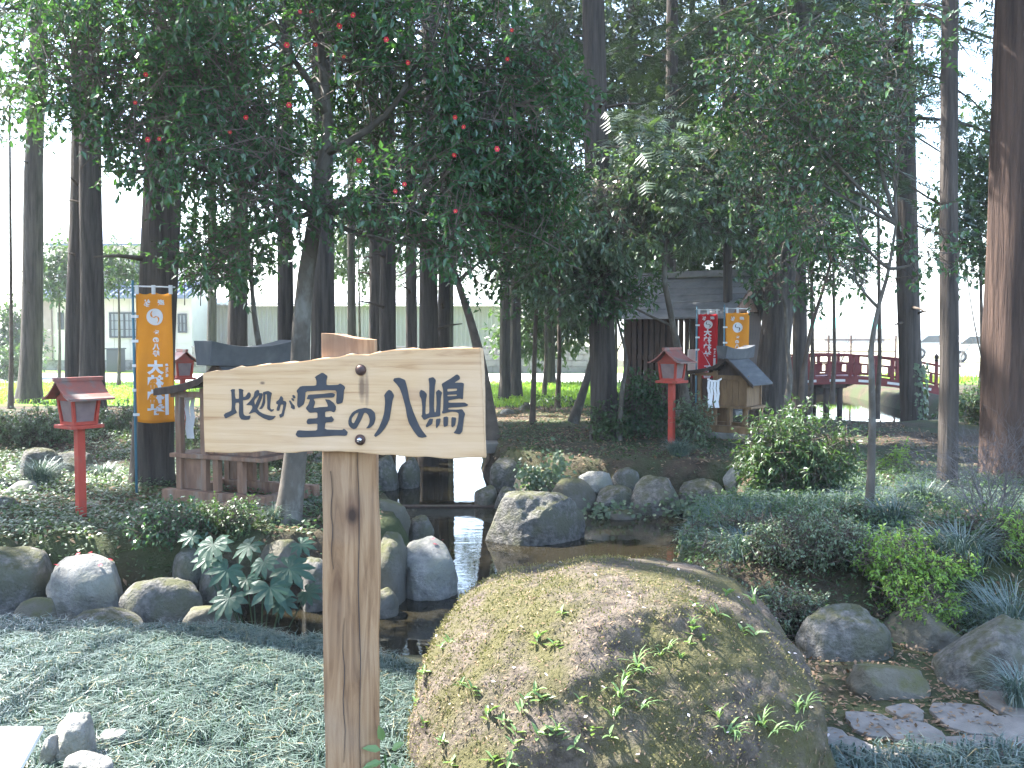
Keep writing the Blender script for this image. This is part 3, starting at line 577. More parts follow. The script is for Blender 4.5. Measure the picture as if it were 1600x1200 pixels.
# growth-check cracks in the post
for (cx, z0, z1, wd) in ((-0.018, -1.3, -0.85, .0011), (0.031, -1.35, -0.25, .0013), (-0.05, -0.7, -0.40, .001)):
    q = B(); k = 9; pts = [(cx + 0.003 * math.sin(j * 1.7 + cx * 90), -0.0085, z0 + (z1 - z0) * j / k) for j in range(k + 1)]; wv_ = [wd * math.sin(math.pi * (j + .3) / (k + .6)) for j in range(k + 1)]
    q.add([(x - w_, y, z) for (x, y, z), w_ in zip(pts, wv_)] + [(x + w_, y, z) for (x, y, z), w_ in zip(pts, wv_)] + [(x, y + .012, z) for (x, y, z) in pts],
          [(j, j + k + 1, j + k + 2, j + 1) for j in range(k)] + [(j, j + 1, j + 2 * k + 3, j + 2 * k + 2) for j in range(k)])
    o = q.build('crack', M['darkprint'], sg); o.location = (0, 0, zo)
# board: the plane is turned a little to the left
BROT = R(-9); bo = at(545, 632, SY - 0.045); bn = Vector((math.sin(BROT), -math.cos(BROT), 0)); bu = Vector((math.cos(BROT), math.sin(BROT), 0))
def onboard(px, py):
    d = ray(px, py); t = (bo - CAM).dot(bn) / d.dot(bn); q = CAM + d * t - bo; return (q.dot(bu), q.z)
ZB = lambda L, ox, oy, s: [(ox + x / s, oy + y / s) for x, y in L]
outline = ZB([(55, 278), (100, 269), (145, 263), (190, 261), (240, 245), (285, 243), (330, 238), (375, 233), (420, 226), (470, 222), (520, 221), (570, 215), (620, 208), (690, 199), (760, 192), (790, 185), (820, 178), (870, 178), (920, 180), (960, 170), (1000, 161), (1040, 155), (1140, 151), (1220, 150), (1300, 148), (1400, 147), (1500, 143),
              (1507, 270), (1515, 400), (1522, 560), (1530, 718), (1460, 716), (1400, 719), (1350, 723), (1310, 722), (1260, 716), (1220, 712), (1170, 714), (1120, 712), (1080, 708), (1040, 702), (990, 703), (950, 700), (900, 694), (860, 689), (810, 687), (760, 684), (700, 685), (640, 682), (580, 686), (520, 692), (480, 693), (440, 690), (410, 686), (380, 682), (340, 686), (300, 690), (250, 690), (200, 693), (160, 691), (120, 690), (65, 688), (60, 560), (57, 420)], 300, 500, 10 / 3)
o2 = [onboard(x, y) for x, y in outline]
bd = bpy.data.meshes.new('board'); n = len(o2); TH = 0.034
bmx = bmesh.new(); fv = [bmx.verts.new((x, 0, z)) for x, z in o2]; bv_ = [bmx.verts.new((x + 0.004 * math.sin(i), TH, z + 0.004 * math.sin(i * 2.1))) for i, (x, z) in enumerate(o2)]
bmx.faces.new(fv); bmx.faces.new(bv_[::-1])
for i in range(n): bmx.faces.new((fv[i], bv_[i], bv_[(i + 1) % n], fv[(i + 1) % n]))
bmesh.ops.recalc_face_normals(bmx, faces=bmx.faces); bmesh.ops.bevel(bmx, geom=[e for e in bmx.edges if all(abs(v.co.y) < 1e-6 for v in e.verts)], offset=0.003, segments=2, affect='EDGES'); bmx.to_mesh(bd); bmx.free()
bd.materials.append(M['sign_board']); board = link(bpy.data.objects.new('board', bd), sg); board.location = bo - Vector((post_x, SY, 0)); board.rotation_euler = (0, 0, BROT)
CH = [
 ([[(205,270),(235,240),(295,240),(290,300),(300,400),(310,440),(385,440),(385,290),(375,235),(420,230),(475,260),(460,300),(470,410),(520,390),(555,340),(570,310),(600,308),(625,340),(620,400),(580,450),(520,465),(462,470),(465,600),(470,750),(500,790),(560,800),(620,785),(615,840),(590,875),(500,880),(430,870),(390,810),(382,750),(390,520),(310,525),(298,600),(305,660),(340,730),(230,790),(100,855),(65,780),(100,740),(200,700),(225,680),(235,560),(230,400),(225,290)]], 'a'),
 ([[(710,290),(760,255),(800,268),(800,320),(865,325),(875,360),(850,440),(790,590),(760,650),(800,700),(870,745),(960,775),(1060,795),(1150,800),(1090,870),(1010,890),(900,850),(800,790),(715,715),(580,760),(650,660),(665,620),(650,580),(590,570),(530,570),(620,480),(690,390)], [(805,360),(730,430),(695,480),(715,580),(760,480),(790,420)]], 'a'),
 ([[(880,300),(990,275),(1065,320),(1045,400),(1030,550),(1030,640),(1060,665),(1110,655),(1095,690),(1055,715),(970,650),(975,520),(965,345),(925,350),(925,520),(900,590),(860,650),(800,655),(850,580),(880,480),(890,400)]], 'a'),
 ([[(1160,500),(1220,455),(1245,390),(1270,385),(1300,430),(1300,480),(1350,490),(1368,530),(1350,620),(1330,700),(1310,800),(1240,840),(1220,770),(1270,750),(1290,680),(1310,560),(1250,560),(1220,690),(1170,690),(1165,650),(1200,560),(1160,545)]], 'a'),
 ([[(1420,480),(1450,475),(1500,550),(1540,590),(1545,650),(1515,665),(1460,620),(1470,590)]], 'a'), ([[(1490,370),(1525,360),(1560,410),(1540,435),(1510,420)]], 'a'), ([[(1470,430),(1500,425),(1535,470),(1515,490),(1480,460)]], 'a'),
 ([[(370,145),(400,120),(490,68),(570,125),(550,200),(552,268),(735,262),(765,240),(825,275),(845,315),(825,345),(815,480),(800,545),(720,565),(705,530),(715,350),(550,345),(400,355),(225,365),(215,500),(195,570),(120,625),(95,580),(105,400),(85,355),(150,280),(395,275),(400,210),(388,165)]], 'b'),
 ([[(245,485),(270,415),(480,405),(640,385),(690,410),(668,460),(480,465),(345,482),(375,530),(365,570),(345,625),(440,612),(580,605),(560,540),(528,488),(600,495),(670,550),(698,600),(700,650),(670,695),(620,670),(530,685),(530,765),(600,765),(630,750),(670,805),(645,845),(535,850),(520,960),(800,968),(825,945),(885,1000),(865,1060),(700,1055),(400,1075),(115,1085),(70,1040),(105,970),(240,980),(410,975),(415,865),(260,880),(240,840),(265,790),(415,785),(412,690),(290,702),(228,630),(270,570),(300,490)]], 'b'),
 ([[(45,780),(60,720),(110,640),(200,590),(310,570),(400,590),(460,650),(468,740),(440,830),(400,870),(370,890),(320,892),(350,860),(375,810),(380,750),(355,680),(320,650),(290,650),(255,730),(200,840),(170,890),(130,908),(80,880),(50,840)], [(210,640),(150,665),(95,740),(92,790),(120,815),(140,800),(180,720)]], 'c'),
 ([[(605,375),(640,320),(680,288),(720,310),(760,380),(735,450),(710,600),(690,740),(650,830),(600,910),(530,990),(470,1028),(445,1000),(520,890),(570,770),(605,650),(620,500),(615,420)]], 'c'),
 ([[(745,145),(760,110),(840,98),(930,135),(960,240),(1000,460),(1060,640),(1150,850),(1200,930),(1275,1025),(1200,1040),(1140,1030),(1070,940),(990,810),(960,700),(940,570),(890,380),(850,270),(800,200)]], 'c'),
 ([[(105,380),(130,338),(180,360),(222,410),(205,500),(195,725),(262,705),(258,500),(260,250),(245,160),(320,140),(362,190),(345,280),(335,450),(330,600),(338,690),(362,690),(375,560),(370,430),(362,375),(405,335),(460,385),(440,450),(430,640),(430,750),(350,765),(260,775),(180,815),(130,745),(150,735),(150,600),(135,480),(110,440)]], 'd'),
 ([[(450,250),(520,205),(600,160),(690,95),(735,130),(738,175),(650,230),(760,225),(800,240),(790,350),(785,490),(735,475),(560,505),(555,540),(700,540),(810,538),(870,575),(840,600),(720,612),(560,620),(550,645),(700,650),(770,640),(820,715),(800,780),(785,900),(775,990),(735,1038),(635,1015),(680,960),(710,850),(720,715),(690,690),(610,680),(470,715),(455,685),(475,665),(480,500),(475,330)], [(540,325),(695,320),(690,355),(540,368)], [(545,420),(690,412),(690,435),(540,442)]], 'd'),
 ([[(265,790),(320,795),(300,880),(215,930),(205,900),(235,840)]], 'd'), ([[(365,795),(438,785),(420,880),(370,945),(362,900)]], 'd'), ([[(480,765),(530,755),(555,770),(548,905),(490,922),(480,880)]], 'd'), ([[(605,765),(680,775),(665,890),(620,930),(603,910)]], 'd')]
ZO = {'a': (345, 590, 40 / 3), 'b': (455, 575, 10), 'c': (540, 580, 10), 'd': (645, 575, 10)}
GROUPS = [[0], [1, 2], [3, 4, 5, 6], [7, 8], [9], [10, 11], [12, 13, 14, 15, 16, 17]]
def smooth_loop(L):                      # round the brush corners slightly
    o = []
    for i, p in enumerate(L):
        a, b = L[i - 1], L[(i + 1) % len(L)]
        o += [(p[0] * .86 + a[0] * .14, p[1] * .86 + a[1] * .14), (p[0] * .86 + b[0] * .14, p[1] * .86 + b[1] * .14)]
    return o
for gi in GROUPS:
    q = B()
    for ci in gi:
        loops, z = CH[ci]; L3 = [[Vector((*onboard(x, y), 0)) for x, y in ZB(smooth_loop(l), *ZO[z])] for l in loops]
        flat = [p for l in L3 for p in l]; tri = geometry.tessellate_polygon(L3); m_ = len(flat)
        vs = [(p.x, -0.0022, p.y) for p in flat] + [(p.x, 0.001, p.y) for p in flat]; fs = [tuple(t) for t in tri]; k = 0
        for l in L3:
            for i in range(len(l)): a, b = k + i, k + (i + 1) % len(l); fs.append((a, b, m_ + b, m_ + a))
            k += len(l)
        q.add(vs, fs)
    q.build('character', M['ink'], board)
for i, (px, py, r_) in enumerate(((564, 578, 8.6), (563, 687, 8.4))):
    x, z = onboard(px, py); k = mpp(SY) * r_; q = B().lathe([(k, 0.0), (k * 1.0, 0.003), (k * .82, 0.008), (k * .45, 0.0115), (0.001, 0.0125)], n=20).xf(Matrix.Rotation(R(90), 4, 'X'))
    o = q.build('bolt', M['rust'], board, smooth=True, label='rusty bolt with a shiny worn centre' if i else None); o.location = (x, -0.001, z)
    if i:
        q = B().lathe([(k * .5, 0.0), (k * .42, 0.003), (0.001, 0.004)], n=16).xf(Matrix.Rotation(R(90), 4, 'X')); w_ = q.build('worn_spot', M['bolt_shine'], sg, smooth=True)
        w_.parent = board; w_.location = (x + .001, -0.0115, z); 

# ------------------------------------------------------------------ white slanted board at the corner
wb = thing('info_board', 'white slanted board cut off by the lower left photo corner', 'board', (-1.62, 2.9, 0))
tr = at(68, 1134, 3.0); q = B().box(-0.62, 0, -0.36, 0, -0.018, 0); o = q.build('panel', M['white'], wb, bevel=0.004)
o.location = tr - Vector((-1.62, 2.9, 0)); o.rotation_euler = (R(24), 0, 0)
for sx in (-0.56, -0.06):
    q = B().box(-.02, .02, -.02, .02, 0, tr.z - 0.09); o = q.build('leg', M['steel'], wb); o.location = (tr.x + sx + 1.62, tr.y - 0.16 - 2.9, 0)

# ------------------------------------------------------------------ red lanterns
def roof_profile(pts, th):               # pts: (x,z) from left eave over the ridge to right eave
    return [(x, z) for x, z in pts] + [(x, z - th) for x, z in reversed(pts)]
def make_lantern(label):
    t = thing('lantern', label, 'lantern', group='red wooden lanterns on posts')
    B().box(-.031, .031, -.031, .031, -.15, .70).build('pole', M['red'], t, bevel=.003)
    B().cbox((0, 0, .715), (.27, .27, .028)).build('base_plate', M['red'], t, bevel=.003)
    b0, b1 = .088, .108
    body = B().frustum((b0 - .006, b0 - .006), (b1 - .006, b1 - .006), .731, .935).build('body', M['red'], t)
    for sx in (-1, 1):
        for sy in (-1, 1):
            B().beam((sx * b0, sy * b0, .73), (sx * b1, sy * b1, .945), .022, .022, (0, 1, 0)).build('corner_post', M['red'], t)
    for k in range(4):
        q = B(); 
        q.add([(-b0 + .02, -b0 + .001, .755), (b0 - .02, -b0 + .001, .755), (b1 - .022, -b1 + .003, .915), (-b1 + .022, -b1 + .003, .915)], [(0, 1, 2, 3)])
        q.xf(Matrix.Rotation(k * math.pi / 2, 4, 'Z')); o = q.build('pane', M['pane'], body)
        m_ = o.modifiers.new('solid', 'SOLIDIFY'); m_.thickness = .004; m_.offset = 0
        [B().beam((-r_, -r_ + .001, z_), (r_, -r_ + .001, z_), .019, w_).xf(Matrix.Rotation(k * math.pi / 2, 4, 'Z')).build('rail', M['red'], body) for r_, z_, w_ in ((b1, .938, .03), (b0, .742, .025))]
    q = B().add([(-.1, -.112, .945), (.1, -.112, .945), (0, -.112, 1.05), (-.1, .112, .945), (.1, .112, .945), (0, .112, 1.05)], [(0, 1, 2), (5, 4, 3), (0, 2, 5, 3), (1, 4, 5, 2)]); q.build('gable', M['red'], t)
    pr = [(-.21, .938), (-.17, .948), (-.12, .972), (-.06, 1.02), (0, 1.078), (.06, 1.02), (.12, .972), (.17, .948), (.21, .938)]
    rf = B().strip(roof_profile(pr, .016), -.185, .185).build('roof', M['red_roof'], t)
    B().box(-.017, .017, -.2, .2, 1.068, 1.098).build('ridge', M['red_roof'], rf, bevel=.003)
    return t
lan = make_lantern('red wooden lantern on a thin post, nearest, left of the orange banner')
def on_ground(o, px, py, rz, s=1.0, Yd=None):
    p = gpt(px, py) if Yd is None else at(px, py, Yd); o.location = (p.x, p.y, hz(p.x, p.y)); o.rotation_euler = (0, 0, rz); o.scale = (s,) * 3; return p
p = on_ground(lan, 127, 808, R(-38)); print('lantern', p)
l2 = copy_tree(lan); l2['label'] = 'small far red lantern behind the left shrine roof, beside the orange banner'
p = on_ground(l2, 287, 700, R(36), 1.0, 13.0)
l3 = copy_tree(lan); l3['label'] = 'red wooden lantern left of the red banner, in front of the slatted hall'
p = on_ground(l3, 1049, 696, R(-38), 1.12); print('lantern3', p)

# ------------------------------------------------------------------ small shrines
def make_shrine(label, open_base):
    t = thing('small_shrine', label, 'shrine', group='small wooden shrines with sweeping roofs'); W = M['wood_old'] if open_base else M['wood_brown']; D = M['wood_dark']
    B().box(-.60, .42, -.32, .40, -.25, -.015).build('plinth', M['concrete'], t, bevel=.012)
    for y in (-.24, .28): B().box(-.50, .36, y - .035, y + .035, -.012, .075).build('sill_beam', W, t, bevel=.004)
    for x in (-.44, .30): B().box(x - .035, x + .035, -.203, .243, -.012, .068).build('sill_beam', W, t, bevel=.004)
    for x in (-.38, -.17):
        for y in (-.22, .26): B().box(x - .022, x + .022, y - .022, y + .022, .076, .735 + (.02 if x > -.3 else 0)).build('porch_post', W, t, bevel=.003)
    for x in (-.07, .13) if open_base else (.02, .24):
        for y in (-.22, .26): B().box(x - .022, x + .022, y - .022, y + .022, .076, .288).build('leg', W, t, bevel=.003)
    B().box(-.377, -.183, -.215, -.20, .08, .28).build('step_panel', W, t)
    B().box(-.377, -.183, .245, .26, .08, .28).build('step_panel', W, t)
    B().box(-.44, .32, -.26, .30, .29, .318).build('floor_shelf', W, t, bevel=.003)
    cab = B().box(-.13, .235, -.20, .24, .32, .66).build('cabinet', W, t)
    for x in (-.128, .233):
        for y in (-.2, .24): B().box(x - .018, x + .018, y - .018, y + .018, .32, .68).build('corner_post', W, cab, bevel=.002)
    for i in range(4): B().box(-.105 + i * .08, -.028 + i * .08, -.2065, -.2005, .34, .63).build('board', W, cab)
    B().box(-.17, .27, -.225, -.204, .648, .70).build('tie_beam', W, t, bevel=.002)
    B().box(-.44, -.13, -.243, -.243 + .02, .69, .73).build('porch_beam', W, t, bevel=.002)
    B().box(-.44, -.13, .284, .304, .69, .73).build('porch_beam', W, t, bevel=.002)
    q = B().add([(-.16, -.21, .70), (.25, -.21, .66), (0.0, -.21, .90), (-.16, .25, .70), (.25, .25, .66), (0.0, .25, .90)], [(0, 1, 2), (5, 4, 3), (0, 2, 5, 3), (1, 4, 5, 2), (0, 3, 4, 1)]); q.build('gable', D if not open_base else W, t)
    pr = [(-.52, .752), (-.40, .766), (-.28, .788), (-.16, .822), (-.07, .872), (0, .93), (.09, .858), (.2, .755), (.36, .60)]
    rf = B().strip(roof_profile(pr, .022), -.30, .34).build('roof', M['shingle'], t, bevel=.003)
    for y in (-.312, .33): B().strip([(x * 1.0, z - .006) for x, z in pr] + [(x, z - .05) for x, z in reversed(pr)], y, y + .02).build('barge_board', D, rf)
    n = 11; vs = []; ys = [-.42 + .88 * i / (n - 1) for i in range(n)]
    for i, y in enumerate(ys):
        c = ((y - .02) / .44) ** 2 * .045; hh = .125
        vs += [(-.055, y, .90 + c * .3), (.055, y, .90 + c * .3), (.075, y, .90 + hh + c), (-.075, y, .90 + hh + c)]
    fs = [(i * 4 + k, i * 4 + (k + 1) % 4, i * 4 + 4 + (k + 1) % 4, i * 4 + 4 + k) for i in range(n - 1) for k in range(4)] + [(3, 2, 1, 0), tuple(range(4 * n - 4, 4 * n))]
    B().add(vs, fs).build('ridge_cap', M['shingle'], rf, bevel=.004)
    return t
def shide(px, py, Yd, label, sc=1.0):
    t = thing('paper_streamer', label, 'paper streamers', at(px, py, Yd), group='white zigzag paper streamers hung at the shrines'); t.scale = sc
    B().tube([(-.12, 0, .015), (-.04, 0, -.004), (.05, 0, -.004), (.13, 0, .018)], .009, 6).build('straw_rope', M['paper'], t)
    for i, x in enumerate((-.09, -.035, .02, .075)):
        q = B(); z = 0; xx = x
        for k in range(4):
            hh = .062; dx = .016 * (1 if k % 2 else -1) + .006 * math.sin(i * 3 + k)
            q.add([(xx - .024, -.004 * k, z), (xx + .022, -.004 * k + .008, z), (xx + dx + .026, -.004 * k - .004, z - hh), (xx + dx - .02, -.004 * k - .01, z - hh)], [(0, 1, 2, 3)]); xx += dx; z -= hh - .004
        o = q.build('paper_strip', M['paper'], t); o.modifiers.new('s', 'SOLIDIFY').thickness = .0015
s1 = make_shrine('open wooden shrine on a concrete plinth, half hidden by the sign board', True); s1.location = (0, 0, 0)
p = at(388, 792, 8.35); s1.location = (p.x, p.y, p.z + .07); s1.rotation_euler = (0, 0, R(-24)); s1.scale = (1.25,) * 3; print('shrine', p, hz(p.x, p.y))
s2 = make_shrine('brown boarded shrine with grey roof right of the red banner', False)
p = gpt(1150, 684); p = at(1148, 672, 13.3); s2.location = p; s2.rotation_euler = (0, 0, R(-36)); s2.scale = (1.06,) * 3; print('shrine2', p, hz(p.x, p.y))
shide(291, 622, 8.42, 'white zigzag paper streamers hanging in the left shrine porch', (.75, 1, 1.45))
shide(1116, 595, 13.05, 'white paper streamers hanging on the boarded shrine front', (.75, 1, 1.5))

# ------------------------------------------------------------------ banners (seen from behind, so the print is mirrored)
def text_mesh(s, bold=.055):
    c = bpy.data.curves.new('t', 'FONT'); c.body = s; c.align_x = 'CENTER'; c.align_y = 'CENTER'; c.resolution_u = 3; c.offset = bold
    o = bpy.data.objects.new('t', c); COL.objects.link(o); bpy.context.view_layer.update()
    me = bpy.data.meshes.new_from_object(o.evaluated_get(bpy.context.evaluated_depsgraph_get()))
    v = np.empty(len(me.vertices) * 3); me.vertices.foreach_get('co', v); f = [tuple(p.vertices) for p in me.polygons]
    bpy.data.objects.remove(o); bpy.data.curves.remove(c); bpy.data.meshes.remove(me); v = v.reshape(-1, 3)
    mid = (v.max(0) + v.min(0)) / 2; return v - mid, f
def banner(label, px_l, px_r, py_t, py_b, Yd, cloth, columns, px_pole, ground_py, rz=0.0, dots=None):
    k = mpp(Yd); W_ = (px_r - px_l) * k; H_ = (py_b - py_t) * k; o = at(px_l, py_t, Yd); gp = at(px_pole, ground_py, Yd)
    t = thing('banner', label, 'banner', (o.x, o.y, o.z), rz, 'cloth banners on thin poles')
    wave = lambda x, z: 0.022 * math.sin(x / W_ * 5 + z * 2.2) * (0.4 + (-z / H_)) + 0.008 * math.sin(x / W_ * 11 - z * 6)
    sag = lambda x, z: -0.022 * abs(math.sin(x / W_ * 2 * math.pi)) * max(0, 1 + z / 0.15) - 0.012 * math.sin(x / W_ * math.pi) * (-z / H_)
    nx_, nz_ = 14, 30; vs = []
    for j in range(nz_ + 1):
        for i in range(nx_ + 1):
            x, z = W_ * i / nx_, -H_ * j / nz_; vs.append((x, wave(x, z), z + sag(x, z)))
    fs = [(j * (nx_ + 1) + i, j * (nx_ + 1) + i + 1, (j + 1) * (nx_ + 1) + i + 1, (j + 1) * (nx_ + 1) + i) for j in range(nz_) for i in range(nx_)]
    c = B().add(vs, fs).build('cloth', cloth, t, smooth=True); c.modifiers.new('s', 'SOLIDIFY').thickness = .002
    for (s, fx, fz, size, wx, m_) in columns:        # text, centre (fractions), size m, width factor, material
        q = B()
        for i, ch in enumerate(s):
            if ch == '#':
                cx, cz, a_, b_ = fx * W_, -fz * H_, size * wx * .5, size * .5; q.add([(cx - a_, 0, cz - b_), (cx + a_, 0, cz - b_), (cx + a_, 0, cz + b_), (cx - a_, 0, cz + b_)], [(0, 1, 2, 3)]); continue
            if ch == '@':
                R_ = size * .5; n = 24; cx, cz = fx * W_, -fz * H_
                q.add([(cx + R_ * f_ * math.cos(2 * math.pi * a / n), 0, cz + R_ * f_ * math.sin(2 * math.pi * a / n)) for f_ in (1, .66, .33) for a in range(n)] + [(cx, 0, cz)], [(r_ * n + a, r_ * n + (a + 1) % n, r_ * n + n + (a + 1) % n, r_ * n + n + a) for r_ in (0, 1) for a in range(n)] + [(2 * n + a, 2 * n + (a + 1) % n, 3 * n) for a in range(n)]); continue
            v, f = text_mesh(ch); sx = -size * wx; cx, cz = fx * W_, -fz * H_ - i * size * 1.06
            q.add([(cx + a[0] * sx, 0, cz + a[1] * size) for a in v], f)
        q.v = [(x, wave(x, z) - .006 - (.0 if s != '~' else .004), z + sag(x, z)) for x, y, z in q.v]
        q.build('emblem' if s == '@' else 'lettering', m_, c)
        if s == '@':
            R_ = size * .5; cx, cz = fx * W_, -fz * H_; q = B()
            for sg_ in (1, -1):
                pa = [(-.28, .74, .02), (-.46, .45, .05), (-.44, .14, .09), (-.28, -.02, .1), (0.02, 0.0, .05)]
                L_ = [(x - w_, z) for x, z, w_ in pa]; Rr_ = [(x + w_ * 1.7, z - w_ * .9) for x, z, w_ in pa]
                pts_ = [(sg_ * x * R_ + cx, 0, sg_ * z * R_ + cz) for x, z in L_] + [(sg_ * x * R_ + cx, 0, sg_ * z * R_ + cz) for x, z in reversed(Rr_)]
                n = len(L_); q.add(pts_, [(i, i + 1, 2 * n - 2 - i, 2 * n - 1 - i) for i in range(n - 1)])
            q.v = [(x, wave(x, z) - .014, z + sag(x, z)) for x, y, z in q.v]; q.build('emblem_gap', dots or cloth, c)
    px_ = (px_pole - px_l) * k; top = 0.05
    B().tube([(px_, -.01, gp.z - o.z - .3), (px_, -.01, top + .05)], .011, 8).build('pole', M['bluepole'], t, smooth=True)
    B().tube([(px_ - .02, -.01, top), (W_ + .03, -.01, top - .01)], .007, 6).build('crossbar', M['whitepole'], t, smooth=True)
    for fx in (.04, .5, .97): B().box(fx * W_ - .014, fx * W_ + .014, -.021, .004, -.02, top + .008).build('loop', M['whitepole'], t)
    for j in range(1, 6):
        z = -H_ * j / 5.3
        B().box(min(px_, 0) - .014, max(.02, px_ + .014), -.024, .004, z - .012, z + .012).build('loop', M['whitepole'], t)
    return t
Wp = M['print']
OC = [('納', .30, .078, .07, .9, Wp), ('奉', .69, .078, .07, .9, Wp), ('@', .515, .19, .145, 1, Wp), ('室の八嶋', .515, .313, .056, 1.05, Wp), ('大神神社', .50, .575, .119, 1.1, Wp)]
banner('large orange banner with mirrored white print, behind the left red lantern', 212, 268, 456, 659, 8.75, M['orange'], OC + [('奉納者名', .81, .56, .028, 1, Wp), ('#', .78, .855, .2, .16, Wp)], 208, 792, R(2))
banner('red banner with mirrored white characters in front of the slatted hall', 1091, 1121, 489, 590, 14.6, M['redcloth'], [('納', .3, .07, .065, .9, Wp), ('奉', .72, .07, .065, .9, Wp), ('@', .52, .175, .125, 1, Wp), ('大神神社御祭禮', .5, .30, .098, 1.1, Wp), ('奉納者名', .86, .56, .03, 1, Wp), ('#', .86, .80, .2, .16, Wp)], 1088.5, 690, R(-4), M['darkprint'])
banner('smaller orange banner above the boarded shrine roof on the right', 1134, 1171, 487, 615, 14.4, M['orange'], OC, 1131.5, 690, R(4), M['darkprint'])
# ------------------------------------------------------------------ slatted hall on the far bank
def hall():
    c = at(1082, 560, 17.4); t = thing('worship_hall', 'dark slatted wooden hall with a grey sheet roof behind the red banner', 'hall', (c.x, c.y, hz(c.x, c.y)), R(-36)); D = M['wood_dark']
    W_, Dp, EV, RG = 0.88, .74, 1.80, 2.36                     # half width along the ridge, half depth, eave and ridge heights
    B().box(-W_ - .15, W_ + .15, -Dp - .15, Dp + .15, -.3, .10).build('plinth', M['concrete'], t, bevel=.01)
    B().box(-W_, W_, -Dp, Dp, .10, .16).build('floor', D, t)
    for x in (-W_, 0, W_):
        for y in (-Dp, Dp): B().box(x - .05, x + .05, y - .05, y + .05, .16, EV).build('post', D, t, bevel=.005)
    for y in (-Dp, Dp):
        for z in (.2, .98, 1.70): B().box(-W_ - .06, W_ + .06, y - .03, y + .03, z - .045, z + .045).build('rail', D, t)
    for x in (-W_, W_):
        for z in (.2, .98, 1.70): B().box(x - .03, x + .03, -Dp + .05, Dp - .05, z - .042, z + .042).build('rail', D, t)
    n = 16; s0 = None
    for y in (-Dp, Dp):
        for i in range(n):
            x = -W_ + 2 * W_ * (i + .5) / n
            if s0 is None: s0 = B().box(-.036, .036, -.012, .012, .21, 1.69).build('slat', D, t)
            o = s0 if (y < 0 and i == 0) else shared('slat', s0, t)
            o.location = (x, y - .045 * (1 if y < 0 else -1), 0)
    for x in (-W_, W_):
        for i in range(13):
            if x > 0: o = shared('slat', s0, t, (x + .045, -Dp + 2 * Dp * (i + .5) / 13, 0), (0, 0, R(90)), (1.55, 1, 1))
            else: o = shared('slat', s0, t, (x - .045, -Dp + 2 * Dp * (i + .5) / 13, 0), (0, 0, R(90)))
    ov = .32; k = (RG - EV) / Dp; ez = EV - k * ov * .55
    rf = B().strip([(-Dp - ov, ez), (0, RG), (Dp + ov, ez), (Dp + ov, ez - .035), (0, RG - .045), (-Dp - ov, ez - .035)], -W_ - .32, W_ + .32)
    rf.v = [(y, x, z) for x, y, z in rf.v]; roof = rf.build('roof', M['hall_roof'], t)
    for sgn in (-1, 1):
        for j in range(5):
            f0 = (j + .6) / 5.6; y = sgn * (Dp + ov) * f0; z = RG + (ez - RG) * f0; B().box(-W_ - .32, W_ + .32, y - .012, y + .012, z + .002, z + .014).build('roof_seam', M['hall_roof'], roof)
    B().box(-W_ - .35, W_ + .35, -.09, .09, RG + .003, RG + .11).build('ridge_cap', M['hall_roof'], roof, bevel=.01)
    for x in (-W_ - .32, W_ + .305):
        for sgn in (-1, 1): B().beam((x + .008, sgn * (Dp + ov), ez - .055), (x + .008, sgn * .012, RG - .07), .03, .10).build('barge_board', M['wood_old'], roof)
    for x in (-W_, W_):
        q = B().add([(x - .02, -Dp, EV - .04), (x - .02, Dp, EV - .04), (x - .02, 0, RG - .06), (x + .02, -Dp, EV - .04), (x + .02, Dp, EV - .04), (x + .02, 0, RG - .06)], [(0, 1, 2), (5, 4, 3), (0, 3, 4, 1), (1, 4, 5, 2), (2, 5, 3, 0)]); q.build('gable', M['wood_old'], t)
    B().box(-.5, .5, -.1, .3, .162, .62).build('offering_box', D, t, bevel=.01)
hall()
c = at(1083, 570, 14.9); t = thing('notice_board', 'small white notice board behind the red banner pole', 'notice board', (c.x, c.y, hz(c.x, c.y)))
B().box(-.08, .08, -.01, .01, .75, 1.12).build('panel', M['white'], t); B().box(-.015, .015, .011, .035, -.2, 1.05).build('leg', M['wood_dark'], t)

